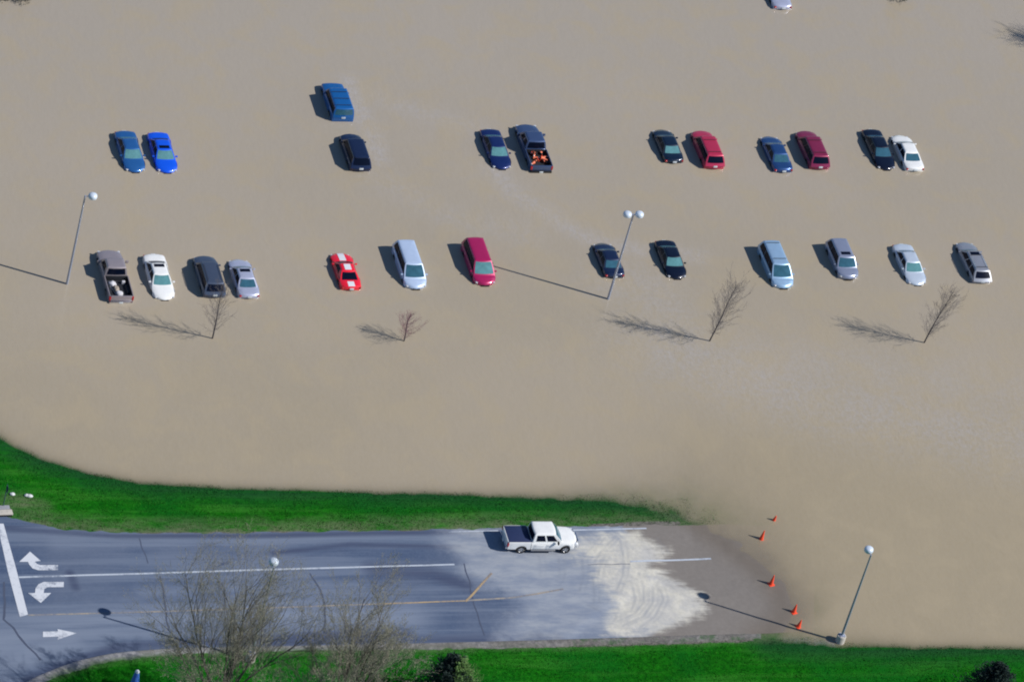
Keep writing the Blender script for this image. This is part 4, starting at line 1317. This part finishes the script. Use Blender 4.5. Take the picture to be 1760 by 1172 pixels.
def spread_tree(base, H, R, seed, label, z0, nlimb=9, axis=(0, 0), fork=1.6):
    rn = random.Random(seed)
    root = empty('bare_tree', (base.x, base.y, z0))
    tag(root, label, 'tree', 'big budding trees along the near road side')
    tr = MB(); lim = MB(); tw = MB(); bud = MB()
    tr.tube([Vector((0, 0, -.15)), Vector((0, 0, .5)), Vector((.03, .02, fork * .6)), Vector((.03, .02, fork)), Vector((.05, 0, fork + .8))], [.34, .27, .22, .20, .15], 10)
    tr.build('trunk', M_BARK_L, root)
    def grow(p, d, ln, r, lev):
        seg = 6 if lev < 2 else 4
        q = [p]; cur = p; dd = d.copy()
        for j in range(seg):
            jit = .13 if lev < 2 else .22
            dd = (dd + Vector((rn.uniform(-jit, jit), rn.uniform(-jit, jit), rn.uniform(-.03, .10)))).normalized()
            cur = cur + dd * ln / seg
            q.append(cur)
        rr_ = [max(r * (1 - .72 * j / seg), .004) for j in range(seg + 1)]
        (lim if lev < 2 else tw).tube(q, rr_, 6 if lev == 0 else (5 if lev == 1 else 3), False)
        if lev == 3:
            for j in range(1, seg + 1):
                for _ in range(2):
                    c0 = q[j] + Vector((rn.uniform(-.05, .05), rn.uniform(-.05, .05), rn.uniform(-.03, .05)))
                    s = rn.uniform(.016, .034)
                    a = Vector((rn.uniform(-1, 1), rn.uniform(-1, 1), rn.uniform(-1, 1))).normalized(); b = perp(a, rn.uniform(0, 6))
                    bud.add([c0 - a * s, c0 + b * s * .7, c0 + a * s * 1.3, c0 - b * s * .7], [[0, 1, 2, 3]])
            return
        nch = (10, 8, 7)[lev]
        for k in range(nch):
            t = .25 + .75 * (k + rn.random()) / nch
            i = min(int(t * seg), seg - 1)
            o = q[i].lerp(q[i + 1], min(1, t * seg - i))
            dl = (q[i + 1] - q[i]).normalized()
            nd = (dl * .95 + perp(dl, rn.uniform(0, 6.28)) * rn.uniform(.45, .85) + Vector((0, 0, .16))).normalized()
            grow(o, nd, ln * rn.uniform(.34, .52) * (1.15 - .3 * t), rr_[i] * .52, lev + 1)
    for k in range(nlimb):
        a = k * 2 * math.pi / nlimb + rn.uniform(-.25, .25)
        tilt = rn.uniform(.50, 1.08) if k % 3 else rn.uniform(.10, .4)
        d = Vector((math.cos(a) * math.sin(tilt) + axis[0], math.sin(a) * math.sin(tilt) + axis[1], math.cos(tilt))).normalized()
        ln = min(H - fork, R / max(math.sin(tilt), .35)) * rn.uniform(.78, .98)
        grow(Vector((0, 0, fork + rn.uniform(-.3, .5))), d, ln, rn.uniform(.065, .10), 0)
    lim.build('limbs', M_BARK_L, root, True, 180)
    c = tw.build('crown', M_TWIG_TAN, root, True, 180)
    bud.build('buds', M_BUD, c, False)
    return root
g1 = G(350, 1310); spread_tree(g1, 17.4, 6.7, 12, 'widest bare budding tree in front of the lamp post, lower left', g1.z, 16, fork=5.6)
g2 = G(556, 1330); spread_tree(g2, 15.6, 4.9, 77, 'smaller bare budding tree right of the widest one', g2.z, 15, (.05, 0), fork=5.8)

M_NEEDLE = mat('dark_needles', (.006, .022, .018), .8, var=.5, scale=2)
M_NEEDLE_L = mat('sunlit_needles', (.12, .22, .06), .8, var=.35, scale=3)
def evergreen(base, H, R, seed, label, z0, light_side=0.0, n=9000, leaf=.10, group='dark evergreens'):
    rn = random.Random(seed)
    root = empty('evergreen_tree', (base.x, base.y, z0))
    tag(root, label, 'tree', group)
    tr = MB(); tr.tube([Vector((0, 0, -.1)), Vector((0, 0, H * .5)), Vector((0, 0, H * .97))], [R * .09, R * .05, .015], 7)
    tr.build('trunk', M_BARK_D, root)
    cr_ = MB(); tips = MB()
    nb = int(130 * max(1, H / 4))
    per = max(6, n // nb)
    for k in range(nb):
        t = (k + rn.random()) / nb
        z = H * (.06 + .92 * t)
        a = k * 2.399 + rn.uniform(-.3, .3)
        ln = R * (1 - t) ** .62 * rn.uniform(.72, 1.15) + .08
        d = Vector((math.cos(a), math.sin(a), 0))
        lightb = light_side > 0 and (d.dot(sdir) > .15) and rn.random() < light_side  # branches facing the sun get paler needles: sunlit side painted in
        for j in range(per):
            s = (j + rn.random()) / per
            c = d * (ln * s) + Vector((0, 0, z - ln * s * .22 + ln * s * s * .25))
            wdt = ln * .24 * (1 - s * .6)
            c += Vector((rn.gauss(0, wdt), rn.gauss(0, wdt), rn.gauss(0, .05)))
            l = leaf * rn.uniform(.7, 1.5)
            dr = (d * .8 + Vector((rn.uniform(-.8, .8), rn.uniform(-.8, .8), rn.uniform(-.2, .7)))).normalized()
            sd = perp(dr, rn.uniform(0, 6.28)) * l * .28
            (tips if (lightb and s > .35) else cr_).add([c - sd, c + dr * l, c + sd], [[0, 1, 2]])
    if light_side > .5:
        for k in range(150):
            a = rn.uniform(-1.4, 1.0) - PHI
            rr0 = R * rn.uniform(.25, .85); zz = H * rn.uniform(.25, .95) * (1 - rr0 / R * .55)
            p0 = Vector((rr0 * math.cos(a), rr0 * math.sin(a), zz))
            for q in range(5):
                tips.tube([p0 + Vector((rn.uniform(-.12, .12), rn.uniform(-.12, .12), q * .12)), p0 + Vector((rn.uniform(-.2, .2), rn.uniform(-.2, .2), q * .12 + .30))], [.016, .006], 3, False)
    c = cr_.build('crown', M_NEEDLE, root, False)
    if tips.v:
        tips.build('sunlit_growth', M_NEEDLE_L, c, False)
    return root
e = G(762, 1216); evergreen(e, 5.4, 3.1, 5, 'dark evergreen with sunlit yellow-green needles and pale stalks on its right side', e.z, .9, 17000, .15)
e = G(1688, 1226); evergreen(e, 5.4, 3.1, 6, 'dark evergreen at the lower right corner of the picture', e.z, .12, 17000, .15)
for px, py, H, R, lab in ((36, -2, 3.2, 1.0, 'dark evergreen standing in the water at the top left corner'), (6, -4, 2.4, .7, 'small dark evergreen at the very top left corner of the water'),
                          (1543, -6, 3.0, 1.2, 'dark evergreen cut off by the top edge near the right')):
    b = at_z(px, py, 0)
    evergreen(b, H + .46, R, int(px), lab, -.52, 0, 3000, .12, 'evergreens standing in the far water')

# ------------------------------------------------------------------ small things at the left edge
M_POST = mat('weathered_post', (.05, .09, .11), .6)
b = G(5, 872)
root = empty('sign_post', (b.x, b.y, b.z)); tag(root, 'thin dark post with a narrow edge-on plate at the left edge of the grass', 'sign post')
mb = MB(); mb.tube([(0, 0, -.1), (0, 0, 2.3)], [.035, .035], 8); mb.build('post', M_POST, root)
mb = MB(); mb.box((.045, 0, 1.95), (.012, .55, .6), .004, None); o = mb.build('plate', M_POST, root)
# concrete drain inlet
b = G(6, 884)
root = empty('drain_inlet', (b.x, b.y, b.z), .05); tag(root, 'concrete drain inlet at the left edge between grass and asphalt', 'drain')
mb = MB(); mb.box((-.35, .1, .10), (2.1, .55, .16), .04); mb.build('cover', M_CONC, root)
mb = MB(); mb.box((-.3, .62, .09), (1.8, .42, .20), .05); mb.build('kerb_stone', mat('grey_concrete', (.26, .27, .30), .85, var=.3, scale=5), root)
mb = MB(); mb.box((-.2, -.22, .05), (1.6, .10, .12), .01); mb.build('opening', M_BLACK, root)
M_STONE = mat('white_stone', (.6, .62, .62), .7, var=.15)
for i, (px, py, s, lab) in enumerate(((21, 850, .16, 'small white stone alone on the grass by the thin post'), (46, 852, .15, 'left one of two touching white stones on the grass'), (51, 853, .17, 'right one of two touching white stones on the grass'),
                                      (1182, 893, .07, None), )):
    if lab is None:
        continue
    b = G(px, py)
    lump('stone', (b.x, b.y, b.z + s * .4), (s * 1.3, s, s * .6), M_STONE, i * 3 + 1, lab, 'stone')
# blue post with white cap
b = G(229, 1184)
root = empty('marker_post', (b.x, b.y, b.z)); tag(root, 'blue tapering post with a white cap on the grass at the bottom left', 'post')
mb = MB(); mb.lathe((0, 0, -.1), [(.36, 0), (.34, .5), (.27, 1.2), (.19, 1.7), (.14, 1.85)], 20)
mb.build('post_body', mat('blue_fabric', (.05, .16, .52), .6, var=.3, scale=5), root)
mb = MB(); mb.lathe((0, 0, 1.74), [(.14, 0), (.17, .06), (.15, .16), (.08, .23), (.01, .25)], 16)
mb.build('cap', mat('white_cap', (.75, .8, .8), .5), root)
